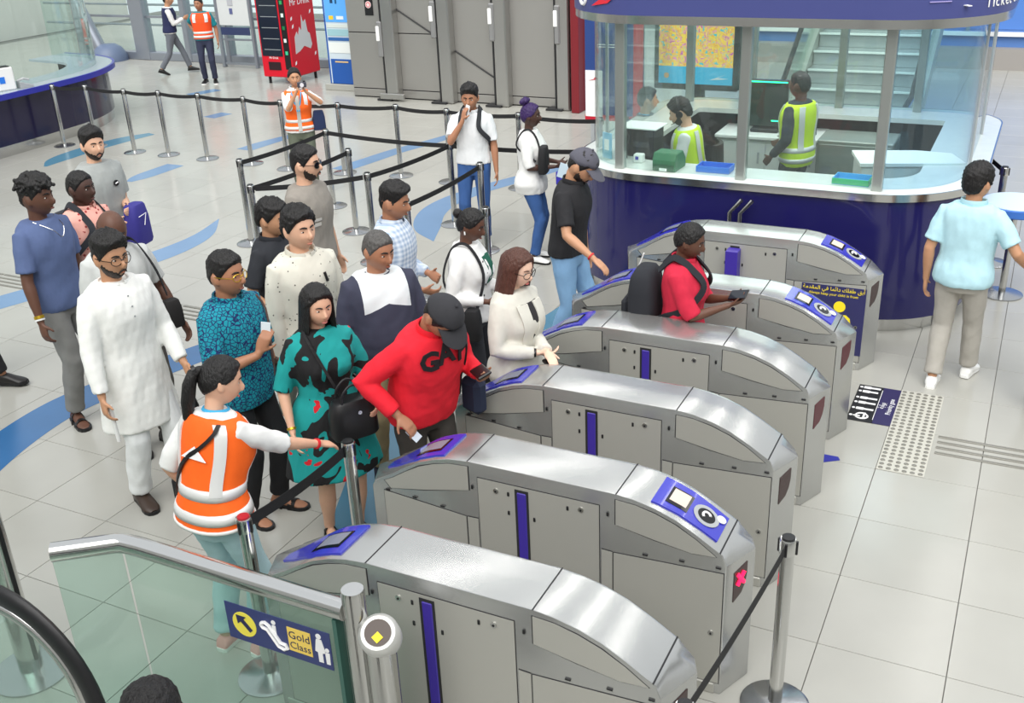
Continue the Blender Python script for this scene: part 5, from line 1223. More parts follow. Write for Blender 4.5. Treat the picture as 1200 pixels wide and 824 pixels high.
class Carry:
    """a carried thing: its own root at the thing, parts given in the carrier's local axes"""
    def __init__(s, f, name, c, label, cat):
        s.c = np.asarray(c, float); s.root = empty(name, tuple(f.world(c)), f.hd, label, cat)
    def put(s, o, parent=None):
        o.parent = parent or s.root
        if parent is None: o.location = tuple(-s.c)
        return o
def ribbon(f, path, w_, th=.006, ctr=(0, 0, None)):
    P_ = catmull(path, 6); rings = []
    for i, p in enumerate(P_):
        t = nrm(P_[min(i+1, len(P_)-1)]-P_[max(i-1, 0)]); n = np.array([p[0]-ctr[0], p[1]-ctr[1], .25*(p[2]-1.2*f.k)]); n = nrm(n-t*np.dot(n, t)); u = np.cross(t, n)
        rings.append([p-u*w_/2, p+u*w_/2, p+u*w_/2+n*th, p-u*w_/2+n*th])
    return MB().loft(rings)
def backpack(f, m_, label, straps=(1, -1), size=(.31, .15, .44), zc=1.20, trim=None):
    k = f.k; b = f.sec(1.2*k)[1]; xb = -(b+.045*k); c = f.warp([(xb-size[1]/2, 0, zc*k)])[0]; cr = Carry(f, 'backpack', c, label, 'backpack'); rings = []
    for t, sx, sy in ((-1, .7, .85), (-.92, .95, .97), (-.4, 1, 1), (.3, 1, .98), (.75, .85, .88), (.95, .6, .65), (1, .35, .4)):
        r_ = []
        for a in np.linspace(0, 2*math.pi, 20, endpoint=False):
            q, v = math.cos(a), math.sin(a); e = .55; r_.append((xb-size[1]/2+sx*size[1]/2*math.copysign(abs(q)**e, q), sy*size[0]/2*math.copysign(abs(v)**e, v), (zc+t*size[2]/2)*k))
        rings.append([tuple(p) for p in f.warp(r_)])
    bag = cr.put(MB().loft(rings).build('bag_body', m_, None, smooth=True))
    cr.put(MB().add(f.warp(np.array(MB().box((xb-size[1]-.012, 0, (zc-.08)*k), (.05, size[0]*.75, .2*k), .02).v)), MB().box((0, 0, 0), (1, 1, 1), .02).f).build('front_pocket', trim or m_, None))
    for sd in straps:
        y = sd*.085*k; p = [(xb+.01, y, 1.38*k), (-.06*k, y*1.02, 1.478*k), (.0, y*1.1, 1.474*k), (.075*k, y*1.15, 1.42*k), (f.sec(1.3*k)[1]+.04, y*1.25, 1.30*k), (.07*k, sd*(f.sec(1.15*k)[0]+.035), 1.16*k), (xb+.03, sd*.13*k, 1.04*k)]
        cr.put(ribbon(f, list(f.warp(p)+np.array([0, 0, .022])), .048*k, .012).build('shoulder_strap', m_, None, smooth=True, fix=True))
    return cr
def slab_in_hand(f, sd, name, size, m_, label, cat, screen=None, tilt=None, off=0.0, shift=0.0):
    A = f.arms[sd]; c = A['grip']+A['pn']*off+(A['hd'] if tilt is None else nrm(tilt))*shift; cr = Carry(f, name, c, label, cat); n = A['pn']; u = A['hd'] if tilt is None else nrm(tilt); v = nrm(np.cross(n, u)); n = np.cross(u, v)
    def bx(sz, o):
        b_ = MB().box((0, 0, 0), sz, min(sz)*.35); V = [c+u*p[0]+v*p[1]+n*(p[2]+o) for p in b_.v]; return MB().add(V, b_.f)
    cr.put(bx(size, 0).build('case', m_, None))
    if screen: cr.put(bx((size[0]*.9, size[1]*.9, .001), size[2]/2+.0006).build('screen', screen, None))
    return cr
PHSCR = mat('phone_screen', (40, 44, 52), .1); CARDM = mat('card_white', (222, 230, 236), .35); PHBLK = mat('phone_black', (18, 18, 20), .3)
def hand_bag(f, c, size, m_, label, name='handbag', handle=True, rot=0.0):
    cr = Carry(f, name, c, label, 'bag'); rings = []
    cr_, sr_ = math.cos(rot), math.sin(rot)
    for t, q in ((-1, .9), (-.85, 1), (.3, .95), (.9, .82), (1, .7)):
        r_ = []
        for a in np.linspace(0, 2*math.pi, 20, endpoint=False):
            x, y = math.cos(a), math.sin(a); e = .5; xx = q*size[0]/2*math.copysign(abs(x)**e, x); yy = (q if t < .5 else q*.95)*size[1]/2*math.copysign(abs(y)**e, y); r_.append((c[0]+xx*cr_-yy*sr_, c[1]+xx*sr_+yy*cr_, c[2]+t*size[2]/2))
        rings.append(r_)
    cr.put(MB().loft(rings).build('bag_body', m_, None, smooth=True))
    if handle:
        for s_ in (-1, 1):
            P_ = [(c[0]+s_*size[0]*.3*cr_-y*sr_, c[1]+s_*size[0]*.3*sr_+y*cr_, c[2]+size[2]/2+h_) for y, h_ in ((-size[1]*.25, -.03), (-size[1]*.22, .05), (0, .1), (size[1]*.22, .05), (size[1]*.25, -.03))]
            cr.put(MB().tube(catmull(P_, 4), .008, 6).build('handle', m_, None, smooth=True))
    return cr
def chest_text(f, txt, z, size, m_, off=.03, arc=0.0):
    n = len(txt); adv = size*.72
    for i, ch in enumerate(txt):
        y = (i-(n-1)/2)*adv; zz = (z+arc*(1-((i-(n-1)/2)/max(1, (n-1)/2))**2))*f.k; a, b, xo = f.sec(zz); a += off; b += off
        def pt(yy, zq): aa, bb, xx = f.sec(zq); aa += off; bb += off; return f.warp([(xx+bb*(1-min(.98, abs(yy)/aa)**2.4)**(1/2.4)+.004, yy, zq)])[0]
        p = pt(y, zz); X = nrm(pt(y+.01, zz)-pt(y-.01, zz)); U = nrm(pt(y, zz+.02)-pt(y, zz-.005))
        text_mesh('letter', ch, size, m_, f.root, frame(p, X, U), .003, bold=.006)
def hivis(f, m_=None, front_open=False, zt=(1.06, .97), vert=(.55, -.55, math.pi-.62, math.pi+.62)):
    v = f.vest(m_ or ORANGE)
    for z in zt: f.band(z-.019, z+.019, .0435, REFL)
    for t in vert: f.stripe(t, 1.27, 1.435, .036, .043, REFL)
    return v
def lanyard(f, card=True):
    k = f.k
    for sd in (-1, 1): 
        pth = list(f.warp([(-.03*k, sd*.062*k, 1.50*k), (.035*k, sd*.068*k, 1.475*k), (f.sec(1.36*k)[1]+.05*k, sd*.05*k, 1.38*k), (f.sec(1.25*k)[1]+.062*k, sd*.012*k, 1.2*k)])); ribbon(f, pth, .016, .003).build('lanyard', LANY, f.root, fix=True)

# ---------------------------------------------------------------- the queue, from the rear
# white-sleeved man in navy waistcoat by the glazed wall
f = Fig((-16.35, 11.2, 0), 42, 1.66, 'person in navy waistcoat and white sleeves walking by the glazed wall', MD2, lean=4, voxel=.009)
f.leg(1, (.30, .09), 0, .02); f.leg(-1, (-.30, -.09), 0, .05, pitch=-.35)
f.arm(1, (.30, .12, 1.12), palm=(0, -1, .2)); f.arm(-1, (.30, -.08, 1.14), palm=(0, 1, .2)); f.head('black', 'short'); f.top(WCL, 'long', vox=.013); f.vest(cloth((36, 42, 78)), .92, .036, 'waistcoat'); f.trousers(cloth((104, 108, 116))); f.shoes(SHB); f.done()
# man in orange vest and teal shirt
f = Fig((-14.75, 10.45, 0), -58, 1.68, 'person in orange vest over teal shirt standing before the glazed wall', MD, hyaw=-15, voxel=.009)
stand(f); f.arm(1, (.03, .27, .84)); f.arm(-1, (-.1, -.17, .98), palm=(-1, 0, 0)); f.head('black', 'crop'); f.top(cloth((22, 128, 140)), 'short', vox=.013); f.trousers(cloth((48, 52, 74))); f.shoes(SHB, SHW)
f.vest(cloth((250, 84, 34), 'vest_orange_red')); [f.band(z-.022, z+.022, .0435, REFL) for z in (1.06, .98)]; [f.stripe(t, 1.27, 1.435, .05, .046, REFL) for t in (.55, -.55)]; f.done()
# woman in orange vest with camera
f = Fig(hpos(343, 77, 1.62), -52, 1.62, 'person in orange vest raising a small camera behind the barrier belts', MD2, True, hyaw=6, hpitch=4)
stand(f); f.arm(1, (.27, .12, 1.36), pole=(-.2, .9, -.8), palm=(0, -1, .1), curl=.7, hdir=(.1, -.4, .8)); f.arm(-1, (.26, .0, 1.36), pole=(-.2, -.6, -1), palm=(0, 1, .1), curl=.7, hdir=(.1, .5, .8)); f.head('black', 'back'); f.top(WCL, 'half'); hivis(f); lanyard(f); f.trousers(cloth((92, 98, 84))); f.shoes(SHW); f.collar(WCL)
f.stripe(0.0, .93, 1.40, .02, .049, mat('zip_grey', (186, 186, 180), .5), 'zip'); f.done()
cr = Carry(f, 'camera', (.33, .08, 1.46), 'small pale camera raised by the woman in orange vest', 'camera'); b = MB().box((.33, .08, 1.46), (.04, .11, .065), .008); cr.put(b.build('camera_body', mat('camera_grey', (64, 64, 74), .4), None)); cr.put(MB().cyl((.36, .08, 1.46), .024, .04, 14, axis='x').build('lens', mat('lens_pale', (214, 210, 214), .3), None)); cr.put(MB().box((.33, .11, 1.50), (.03, .03, .015), .004).build('shutter_top', BLACK, None))
hand_bag(f, (.04, .24, .96), (.10, .16, .24), cloth((36, 48, 84), 'navy_bag'), 'navy pouch hanging at the side of the woman with raised camera', 'pouch', False)
# man in white polo with backpack
f = Fig(hpos(550, 97, 1.72), -72, 1.72, 'person in white polo and blue jeans holding a phone to the mouth', MD, hpitch=8)
stand(f, .03, 10, -.02, -10); f.arm(-1, (.20, -.06, 1.38), pole=(.1, -.6, -1), palm=(-.6, .7, 0), curl=.7, hdir=(-.1, .25, .95)); f.arm(1); f.head('black', 'quiff'); f.top(cloth((222, 224, 226)), 'short', .92); f.trousers(DENIM); f.shoes(SHW); f.collar(cloth((222, 224, 226))); f.done()
backpack(f, cloth((40, 42, 46), 'charcoal_bag'), 'dark backpack worn by the man in white polo')
slab_in_hand(f, -1, 'phone', (.15, .074, .009), mat('phone_white', (226, 226, 228), .3), 'white phone held to the mouth by the man in white polo', 'phone', PHSCR)
# woman with purple hair
f = Fig(hpos(620, 119, 1.62), 12, 1.62, 'person with purple hair bun, white top and blue jeans', DK2, True, bw=1.1)
stand(f, .0, 8, .03, -8); f.arm(-1, (.24, -.10, 1.02), palm=(0, .6, .8), curl=.6); f.arm(1, (.24, .10, 1.02), palm=(0, -.6, .8), curl=.6); f.head('purple', 'braids', mouth=(96, 52, 50)); f.top(WCL, 'half', .80, .03, .03); f.trousers(DENIM, wide=.92); f.shoes(SHW)
bun = MB()
for (x, y, z, r) in ((-.055, 0, .125, .036), (-.03, .022, .145, .026), (-.04, -.024, .142, .026), (-.075, .018, .138, .026), (-.078, -.018, .13, .026), (-.05, 0, .158, .024)): q = MB().sphere((x, y, z), r, 10, 8); bun.add(f.headx(q.v), q.f)
f.defer(bun, 'hair_bun', hair_mat('purple'), .007, 0); f.done()
hand_bag(f, tuple(f.loc_of(f.world((.16, -.13, 1.1)))), (.09, .22, .26), cloth((30, 30, 32), 'black_bag'), 'black shoulder bag of the woman with purple hair', 'shoulder_bag', False).put(ribbon(f, list(f.warp([(.14, -.14, 1.2*f.k), (.09, -.11, 1.38*f.k), (.02, -.1, 1.47*f.k), (-.06, -.1, 1.44*f.k), (-.1, -.15, 1.3*f.k), (.1, -.2, 1.16*f.k)])+np.array([0, 0, .02])), .018).build('bag_strap', BCL, None, fix=True))
cr = Carry(f, 'document', (.33, -.1, .98), 'white and blue leaflet held by the woman with purple hair', 'leaflet'); b = MB().box((0, 0, 0), (.1, .006, .15), .002); Mx = Matrix.Rotation(.3, 3, 'Y'); cr.put(MB().add([tuple(Mx @ Vector(p)+Vector((.35, -.1, .98))) for p in b.v], b.f).build('sheet', mat('leaflet_pale', (196, 214, 226), .5), None)); b = MB().box((.33, -.08, .9), (.12, .03, .14), .01); cr.put(b.build('blue_pouch', mat('pouch_blue', (58, 52, 176), .5), None))
# man with grey cap at the far gate
f = Fig((-2.60, .93, 0), 2, 1.77, 'person in grey cap and black polo reaching for a card reader', MD2, lean=6, hpitch=30, bw=1.05)
stand(f, .06, 8, -.10, -12); f.arm(-1, (-2.26, .60, 1.01), world=True, palm=(.3, 0, -1), curl=.35); f.arm(1); f.head('black', 'short', 1); f.cap(cloth((84, 84, 94), 'cap_grey')); f.top(cloth((34, 34, 37)), 'short', .90); f.collar(cloth((34, 34, 37))); f.trousers(DENIML, wide=1.1); f.shoes(SHW); f.wristband(-1, mat('red_thread', (196, 40, 44), .6), 'bracelet', .012); f.done()
# man in sunglasses
f = Fig(hpos(353, 169, 1.84), 8, 1.84, 'person in sunglasses and taupe t-shirt with short beard', LT, bw=1.08, hyaw=6)
stand(f, .05, 8, -.05, -8); f.arm(-1, (.10, -.27, .93), palm=(0, 1, 0), curl=.8); f.arm(1); f.head('black', 'short', .4); f.glasses(BLACK, LENS, 'sunglasses', .024); TAUPE = cloth((142, 136, 128)); f.top(TAUPE, 'short', .86, .03, .012); f.trousers(BCL); f.shoes(SHW); f.wristband(-1, WATCH, 'watch', .03); f.stripe(-.9, 1.19, 1.215, .15, .032, mat('pale_print', (196, 192, 186), .8), 'chest_print'); f.stripe(-.75, 1.23, 1.25, .12, .032, mat('pale_print', (196, 192, 186), .8), 'chest_print'); f.done()
g = f.world(f.arms[-1]['grip']); sc = Carry(f, 'suitcase', f.loc_of((g[0]+.12, g[1]-.02, 0)), 'black wheeled suitcase pulled by the man in sunglasses', 'suitcase'); c = sc.c
sc.put(MB().box((c[0], c[1], .34), (.24, .36, .54), .04).build('shell', BLACK, None)); [sc.put(MB().tube([(c[0]-.08, c[1]+dy, .6), (c[0]-.1, c[1]+dy, .86)], .008, 6).build('handle_tube', CHROME, None)) for dy in (-.09, .09)]; sc.put(MB().box((c[0]-.1, c[1], .87), (.03, .22, .03), .01).build('handle', BLACK, None)); [sc.put(MB().cyl((c[0]+dx, c[1]+dy, .035), .035, .03, 12, axis='y').build('wheel', BLACK, None)) for dx in (-.08, .08) for dy in (-.13, .13)]
# man in grey t-shirt with round chest badge and blue bag
f = Fig(hpos(103, 149, 1.82), -6, 1.82, 'person in pale grey t-shirt with dark chest badge holding a blue bag', LT, bw=1.08, hyaw=-12)
stand(f); f.arm(-1, (.22, -.10, 1.06), palm=(0, .8, .4), curl=.6); f.arm(1, (.24, .06, 1.14), palm=(0, -1, 0), curl=.6); f.head('black', 'quiff', 1.2); f.top(cloth((158, 162, 160)), 'short', .88, .028); f.trousers(BCL); f.shoes(SHW)
a, b_, xo = f.sec(1.30*f.k); p = f.warp([(xo+b_+.034, .05, 1.30*f.k)])[0]; MB().tube([p-np.array([.006, 0, 0]), p+np.array([.004, 0, 0])], .026, 18).build('chest_badge', BLACK, f.root); MB().tube([p+np.array([.004, -.014, -.004]), p+np.array([.005, .014, .006])], .006, 6).build('badge_mark', SIGNWHITE, f.root); f.done()
cb = hand_bag(f, (.33, .06, 1.0), (.16, .24, .36), cloth((52, 48, 132), 'royal_bag', None, .7), 'royal blue bag held against the man in grey t-shirt', 'bag', False, .3); cb.put(MB().tube([(.42, .02, 1.08), (.42, .1, 1.1), (.43, .06, 1.0)], .004, 5).build('white_logo', SIGNWHITE, None))
# man in blue t-shirt, grey trousers and sandals
f = Fig((-5.66, -1.45, 0), 6, 1.88, 'person in blue-grey t-shirt, grey trousers and black sandals', DK, hyaw=10, side=0)
f.leg(-1, (.02, -.12), -30); f.leg(1, (.16, .13), 5); f.arm(-1, (.10, -.31, .93), palm=(0.2, 1, 0), curl=.6); f.arm(1); f.head('black', 'curly', mouth=(110, 62, 56)); BT = cloth((86, 102, 142)); f.top(BT, 'short', .86, .028, .012); f.trousers(cloth((124, 124, 122)), wide=1.12, amp=.005); f.shoes(SHB, sandal=True); f.wristband(-1, GOLD, 'watch', .022, .08); f.wristband(-1, WCL, 'bracelet', .012, .01)
f.stripe(-.5, 1.40, 1.46, .01, .034, SILV, 'necklace', .0) if False else None
MB().tube(catmull(list(f.warp([(.03, sy*.095*f.k, 1.478*f.k) if i in (0, 4) else (f.sec(1.42*f.k)[1]+.05, sy*.05*f.k, 1.42*f.k) if i in (1, 3) else (f.sec(1.36*f.k)[1]+.05, 0, 1.36*f.k) for i, sy in enumerate((-1, -1, 0, 1, 1))])), 5), .003, 5).build('necklace', SILV, f.root); f.done()
# man in pink floral shirt with backpack
f = Fig(hpos(88, 198, 1.76), 2, 1.76, 'person in pink floral shirt with a dark backpack', DK2, hyaw=4)
stand(f); f.arm(1); f.arm(-1); f.head('black', 'crop', mouth=(96, 56, 52)); f.top(PINKP, 'short', .9, .028); f.collar(PINKP); f.trousers(BCL); f.shoes(SHW); f.done()
backpack(f, cloth((44, 46, 52), 'slate_bag'), 'dark backpack worn by the man in pink floral shirt')
# bald man in pale grey t-shirt
f = Fig(hpos(122, 239, 1.80), -14, 1.80, 'person with shaved head and pale grey t-shirt', DK, hpitch=24, hyaw=-10, bw=1.05)
stand(f); f.arm(1, (.10, .33, .92), palm=(.1, -1, 0), curl=.6); f.arm(-1); f.head('black', 'bald', mouth=(110, 66, 58)); PG = cloth((196, 198, 196)); f.top(PG, 'short', .88, .028); f.trousers(cloth((88, 84, 80))); f.shoes(SHB); f.wristband(1, SILV, 'bracelet', .014, .02); f.done()
hand_bag(f, (.12, .27, .98), (.10, .14, .2), cloth((36, 34, 34), 'sling'), 'small black sling bag of the man with shaved head', 'sling_bag', False).put(ribbon(f, list(f.warp([(.14, .24, 1.08*f.k), (.17, .17, 1.3*f.k), (.04, .13, 1.475*f.k), (-.1, .13, 1.42*f.k), (-.16, .2, 1.15*f.k), (.0, .27, 1.03*f.k)])+np.array([0, 0, .022])), .03).build('bag_strap', BCL, None, fix=True))
# man in white kurta
f = Fig((-4.27, -2.13, 0), -12, 1.83, 'person in long white kurta, white trousers and glasses', MD2, hyaw=4, hpitch=4)
f.leg(-1, (-.02, -.11), -12); f.leg(1, (.10, .14), 8); f.arm(-1, (.12, -.30, .88), palm=(.2, 1, 0), curl=.7); f.arm(1, (.20, .24, .96), palm=(.1, -1, 0), curl=.8); f.head('black', 'quiff', 1); f.glasses(FRAME, None, 'eyeglasses', .024)
KU = cloth((238, 238, 234), 'kurta_white'); f.top(KU, 'long', 1.0, .03, .0, 'kurta', skirt=(.56, 1.08, .031, .05)); f.trousers(cloth((226, 228, 228)), wide=1.18); f.shoes(SHBR); f.collar(KU, h=.022, open_=.3)
[MB().tube([p, p+np.array([.003, 0, 0])], .006, 8).build('button', GREYPL, f.root) for p in [f.warp([(f.sec(z*f.k)[2]+f.sec(z*f.k)[1]+.032, 0, z*f.k)])[0] for z in (1.40, 1.34, 1.28)]]; f.done()
u = f.arms[1]; g = u['grip']; um = Carry(f, 'folded_umbrella', g, 'black folded umbrella hanging from the hand of the man in white kurta', 'umbrella'); um.put(MB().tube([g, g+np.array([.02, .0, -.12])], .006, 6).build('cord', BLACK, None)); um.put(MB().tube([g+np.array([.02, 0, -.12]), g+np.array([.03, 0, -.2]), g+np.array([.03, 0, -.36]), g+np.array([.03, 0, -.40])], [.012, .026, .022, .008], 10).build('canopy', BLACK, None, smooth=True))
g = f.arms[-1]['grip']; pr_ = Carry(f, 'paper_roll', g, 'white folded paper held in the hand of the man in white kurta', 'paper'); pr_.put(MB().tube([g+np.array([0, 0, .04]), g+np.array([.02, 0, -.2])], [.014, .012], 10).build('sheet', WCL, None, smooth=True))
# man in teal patterned shirt
f = Fig((-3.48, -2.02, 0), 0, 1.77, 'person in teal patterned shirt and glasses holding a white card', MD, hyaw=2, bw=1.08, belly=.03)
f.leg(-1, (-.02, -.1), -10); f.leg(1, (.05, .12), 10); f.arm(-1, (.24, -.09, 1.20), pole=(-.5, -.7, -.6), palm=(-.2, .9, .3), curl=.75, hdir=(.3, .3, .8)); f.arm(1); f.head('black', 'short', mouth=(140, 84, 76)); f.glasses(GOLD, None, 'eyeglasses', .021); f.top(TEALP, 'half', .82, .034, .02); f.collar(TEALP); f.trousers(BCL); f.shoes(SHB, sandal=True); f.done()
slab_in_hand(f, -1, 'travel_card', (.086, .056, .003), CARDM, 'white travel card held up by the man in teal patterned shirt', 'card', None, (.1, .1, 1), .0, .055)
cr = Carry(f, 'sling_bag', (.1, .24, .9), 'brown sling bag of the man in teal patterned shirt', 'bag'); cr.put(f.stripe(.5, .95, 1.44, .02, .04, mat('brown_strap', (96, 70, 62), .6), 'bag_strap', 1.0)); b = MB().box((.1, .26, .92), (.14, .06, .16), .02); cr.put(b.build('bag_body', mat('brown_bag', (88, 62, 54), .6), None))
# young man in black polo
f = Fig(hpos(312, 232, 1.70), 6, 1.70, 'person in plain black polo and grey trousers with long dark fringe', MD2, hpitch=6)
stand(f); f.arm(-1, (.14, -.22, .94), palm=(.1, 1, 0)); f.arm(1); f.head('black', 'thick'); BP = cloth((38, 40, 46)); f.top(BP, 'short', .92); f.collar(BP); f.trousers(cloth((112, 118, 110))); f.shoes(SHW); f.done()
# young man in cream speckled shirt
f = Fig(hpos(345, 240, 1.84), -22, 1.84, 'person in cream speckled shirt with thick dark hair', LT, hyaw=4)
stand(f); f.arm(-1); f.arm(1); f.head('black', 'full', .0); f.top(CREAMP, 'long', .86, .03, .015); f.collar(CREAMP, open_=.9); f.trousers(cloth((120, 122, 118))); f.shoes(SHW)
p = f.warp([(f.sec(1.36*f.k)[2]+f.sec(1.36*f.k)[1]+.03, .07, 1.36*f.k)])[0]; MB().tube([p, p+np.array([.01, .01, -.06])], .010, 8).build('clip_microphone', BLACK, f.root); f.done()
# woman in teal, black and red dress
f = Fig(hpos(373, 324, 1.66, 0, -.06), -34, 1.66, 'person with straight black hair in teal, black and red patterned dress', LT, True, bw=1.06, hpitch=8, hyaw=6)
f.leg(-1, (-.02, -.08), -10); f.leg(1, (.04, .09), 8); f.arm(-1, (.10, -.26, .86), palm=(.3, 1, 0)); f.arm(1, (.22, .20, .98), palm=(0, -1, 0), curl=.7); f.head('black', 'bob', mouth=(186, 110, 104)); f.long_hair('black', .29, .098, spread=.012); f.top(DRESSP, 'half', .95, .03, .0, 'dress', skirt=(.52, 1.06, .030, .10)); f.shoes(SHB, sandal=True); f.wristband(-1, GOLD, 'bracelet', .012, .02); f.done()
cr = hand_bag(f, (.27, .05, .93), (.15, .28, .23), mat('bag_leather', (24, 24, 26), .45), 'black handbag carried in front by the woman in patterned dress', 'handbag', True, .0)
cr.put(ribbon(f, list(f.warp([(.22, .02, 1.06*f.k), (.19, -.03, 1.2*f.k), (.1, -.09, 1.40*f.k), (-.02, -.09, 1.475*f.k), (-.1, -.04, 1.40*f.k), (-.15, .1, 1.15*f.k), (.1, .26, 1.0*f.k)])+np.array([0, 0, .018])), .016).build('bag_strap', BLACK, None, fix=True)); cr.put(MB().tube([(.343, .07, .98), (.348, .07, .98)], .012, 10).build('clasp', SILV, None))
# man in navy and white sweater
f = Fig(hpos(437, 266, 1.72), -36, 1.72, 'person in navy sweater with white upper chest and short grey hair', MD, bw=1.16, belly=.05, hpitch=10, hyaw=20)
f.leg(-1, (.0, -.12), -14); f.leg(1, (.10, .13), 12); f.arm(-1, (.08, -.30, .84)); f.arm(1, (.12, .30, .86)); f.head('grey', 'crop')
def yoke_fn(nt, b, coords):
    sp2 = nt.nodes.new('ShaderNodeSeparateXYZ'); nt.links.new(coords(None), sp2.inputs[0]); a = nt.nodes.new('ShaderNodeMath'); a.operation = 'ABSOLUTE'; nt.links.new(sp2.outputs[1], a.inputs[0])
    c = nt.nodes.new('ShaderNodeMath'); c.operation = 'LESS_THAN'; c.inputs[1].default_value = .155; nt.links.new(a.outputs[0], c.inputs[0])
    w2 = nt.nodes.new('ShaderNodeMath'); w2.operation = 'MULTIPLY_ADD'; w2.inputs[1].default_value = .35; nt.links.new(a.outputs[0], w2.inputs[0]); nt.links.new(sp2.outputs[2], w2.inputs[2])
    g2 = nt.nodes.new('ShaderNodeMath'); g2.operation = 'GREATER_THAN'; g2.inputs[1].default_value = 1.285; nt.links.new(w2.outputs[0], g2.inputs[0])
    x2 = nt.nodes.new('ShaderNodeMath'); x2.operation = 'MULTIPLY'; nt.links.new(c.outputs[0], x2.inputs[0]); nt.links.new(g2.outputs[0], x2.inputs[1])
    m_ = nt.nodes.new('ShaderNodeMix'); m_.data_type = 'RGBA'; m_.inputs[6].default_value = (*lin((58, 60, 78)), 1); m_.inputs[7].default_value = (*lin((222, 228, 230)), 1); nt.links.new(x2.outputs[0], m_.inputs[0]); nt.links.new(m_.outputs[2], b.inputs['Base Color'])
f.top(cloth((58, 60, 78), 'navy_yoke', yoke_fn), 'long', .90, .03); f.trousers(cloth((150, 136, 104))); f.shoes(cloth((34, 38, 52)), SHW); f.collar(cloth((58, 60, 78)), r=.070, h=.012, open_=.2); f.done()
# young man in checked shirt
f = Fig(hpos(455, 212, 1.74), 12, 1.74, 'person in pale blue checked shirt with dark side fade haircut', MD, hpitch=10)
stand(f); f.arm(-1, (.22, -.16, 1.02), palm=(0, .8, .5), curl=.8); f.arm(1, (.2, .1, 1.05), palm=(0, -1, .3), curl=.8); f.head('black', 'fade'); f.top(CHECK, 'long', .88, .028, .01); f.collar(CHECK); f.trousers(cloth((52, 60, 92))); f.shoes(SHW); f.done()
# woman in white jacket
f = Fig(hpos(545, 240, 1.62), 8, 1.62, 'person in white buttoned jacket with hair in a small bun', DK, True, hpitch=16, bw=1.05)
stand(f); f.arm(-1, (.16, -.15, 1.0), palm=(0, 1, .2), curl=.6); f.arm(1, (.18, .1, 1.02), palm=(0, -1, .2), curl=.6); f.head('black', 'back', mouth=(120, 60, 56)); bun = MB(); q = MB().sphere((-.105, 0, .05), .034, 12, 8); bun.add(f.headx(q.v), q.f); bun.build('hair_bun', hair_mat('black'), f.root, smooth='all')
f.top(WCL, 'long', .88, .036, .02, 'jacket'); f.stripe(.06, 1.18, 1.39, .06, .040, cloth((22, 88, 70)), 'green_top'); f.trousers(cloth((44, 46, 52))); f.shoes(SHW); [MB().tube([p, p+np.array([.004, 0, 0])], .008, 8).build('button', BLACK, f.root) for p in [f.warp([(f.sec(z*f.k)[2]+f.sec(z*f.k)[1]*.97+.034, -.06, z*f.k)])[0] for z in (1.36, 1.27, 1.18, 1.09)]]
MB().tube(f.headx([(-.008, -.085, -.02), (.0, -.088, -.04)]), .005, 6).build('earbud', SHW, f.root); f.done()
hand_bag(f, (.1, -.24, .86), (.12, .12, .22), cloth((26, 26, 28), 'dark_bag'), 'black bag at the hip of the woman in white jacket', 'shoulder_bag', False).put(ribbon(f, list(f.warp([(.12, -.2, 1.0*f.k), (.15, -.12, 1.25*f.k), (.04, -.1, 1.46*f.k), (-.08, -.1, 1.42*f.k), (-.12, -.18, 1.2*f.k), (.02, -.25, 1.0*f.k)])+np.array([0, 0, .03])), .02).build('bag_strap', BCL, None, fix=True))
# woman in cream blazer
f = Fig(hpos(597, 289, 1.64, 0, .04), -14, 1.64, 'person in cream blazer and glasses with chin length brown hair', FA, True, hpitch=14, hyaw=4)
stand(f); f.arm(-1, (.20, -.06, 1.02), palm=(0, .6, .8), curl=.6, pole=(-.5, -.8, -.5)); f.arm(1, tuple(at(640, 412, 1.03)), world=True, palm=(0, 0, -1), curl=.4); f.head('brown', 'bob', mouth=(196, 104, 100)); f.long_hair('brown', .25, .100, spread=.006); f.glasses(FRAME, None, 'eyeglasses', .023)
CB = cloth((208, 206, 196), 'cream_blazer'); f.top(CB, 'long', .80, .036, .02, 'blazer'); f.stripe(.0, 1.02, 1.40, .075, .040, cloth((46, 44, 46)), 'black_top', .0); [f.stripe(t, 1.02, 1.40, .05, .048, CB, 'lapel', t*1.25) for t in (.26, -.26)]; f.trousers(cloth((60, 58, 60))); f.shoes(SHB); f.wristband(-1, WATCH, 'watch', .022, .03); f.done()
slab_in_hand(f, 1, 'purse', (.12, .08, .02), PHBLK, 'small black purse in the hand of the woman in cream blazer', 'purse', None, None, .012)
# man in red sweatshirt
f = Fig((-2.33, -1.82, 0), -20, 1.72, 'person in red sweatshirt with black lettering and black cap', MD, bw=1.12, belly=.05, lean=16, hpitch=38, hyaw=4)
stand(f, .0, 8, -.12, -12); f.arm(-1, (-2.30, -2.14, 1.02), world=True, pole=(-.8, -.7, .1), palm=(.2, .3, -.9), curl=.55); f.arm(1, tuple(at(560, 437, 1.13)), world=True, palm=(-.2, -.3, .95), curl=.7); f.head('black', 'crop'); f.cap(cloth((50, 50, 54), 'cap_black')); RS = cloth((226, 30, 48), 'red_fleece'); f.top(RS, 'long', .86, .034, .0, 'sweatshirt'); f.collar(RS, r=.075, h=.05, name='hood', open_=.2); f.trousers(cloth((62, 58, 54))); f.shoes(SHB, SHW); chest_text(f, 'GAP', 1.33, .16, mat('letter_black', (28, 22, 26), .8), .037, .02); f.done()
slab_in_hand(f, 1, 'wallet_phone', (.16, .085, .018), PHBLK, 'black phone case in the hand of the man in red sweatshirt', 'phone', None, None, .012)
slab_in_hand(f, -1, 'travel_card', (.086, .056, .003), mat('card_grey', (186, 196, 206), .35), 'pale travel card held over the reader by the man in red', 'card', None, None, .0, .05)
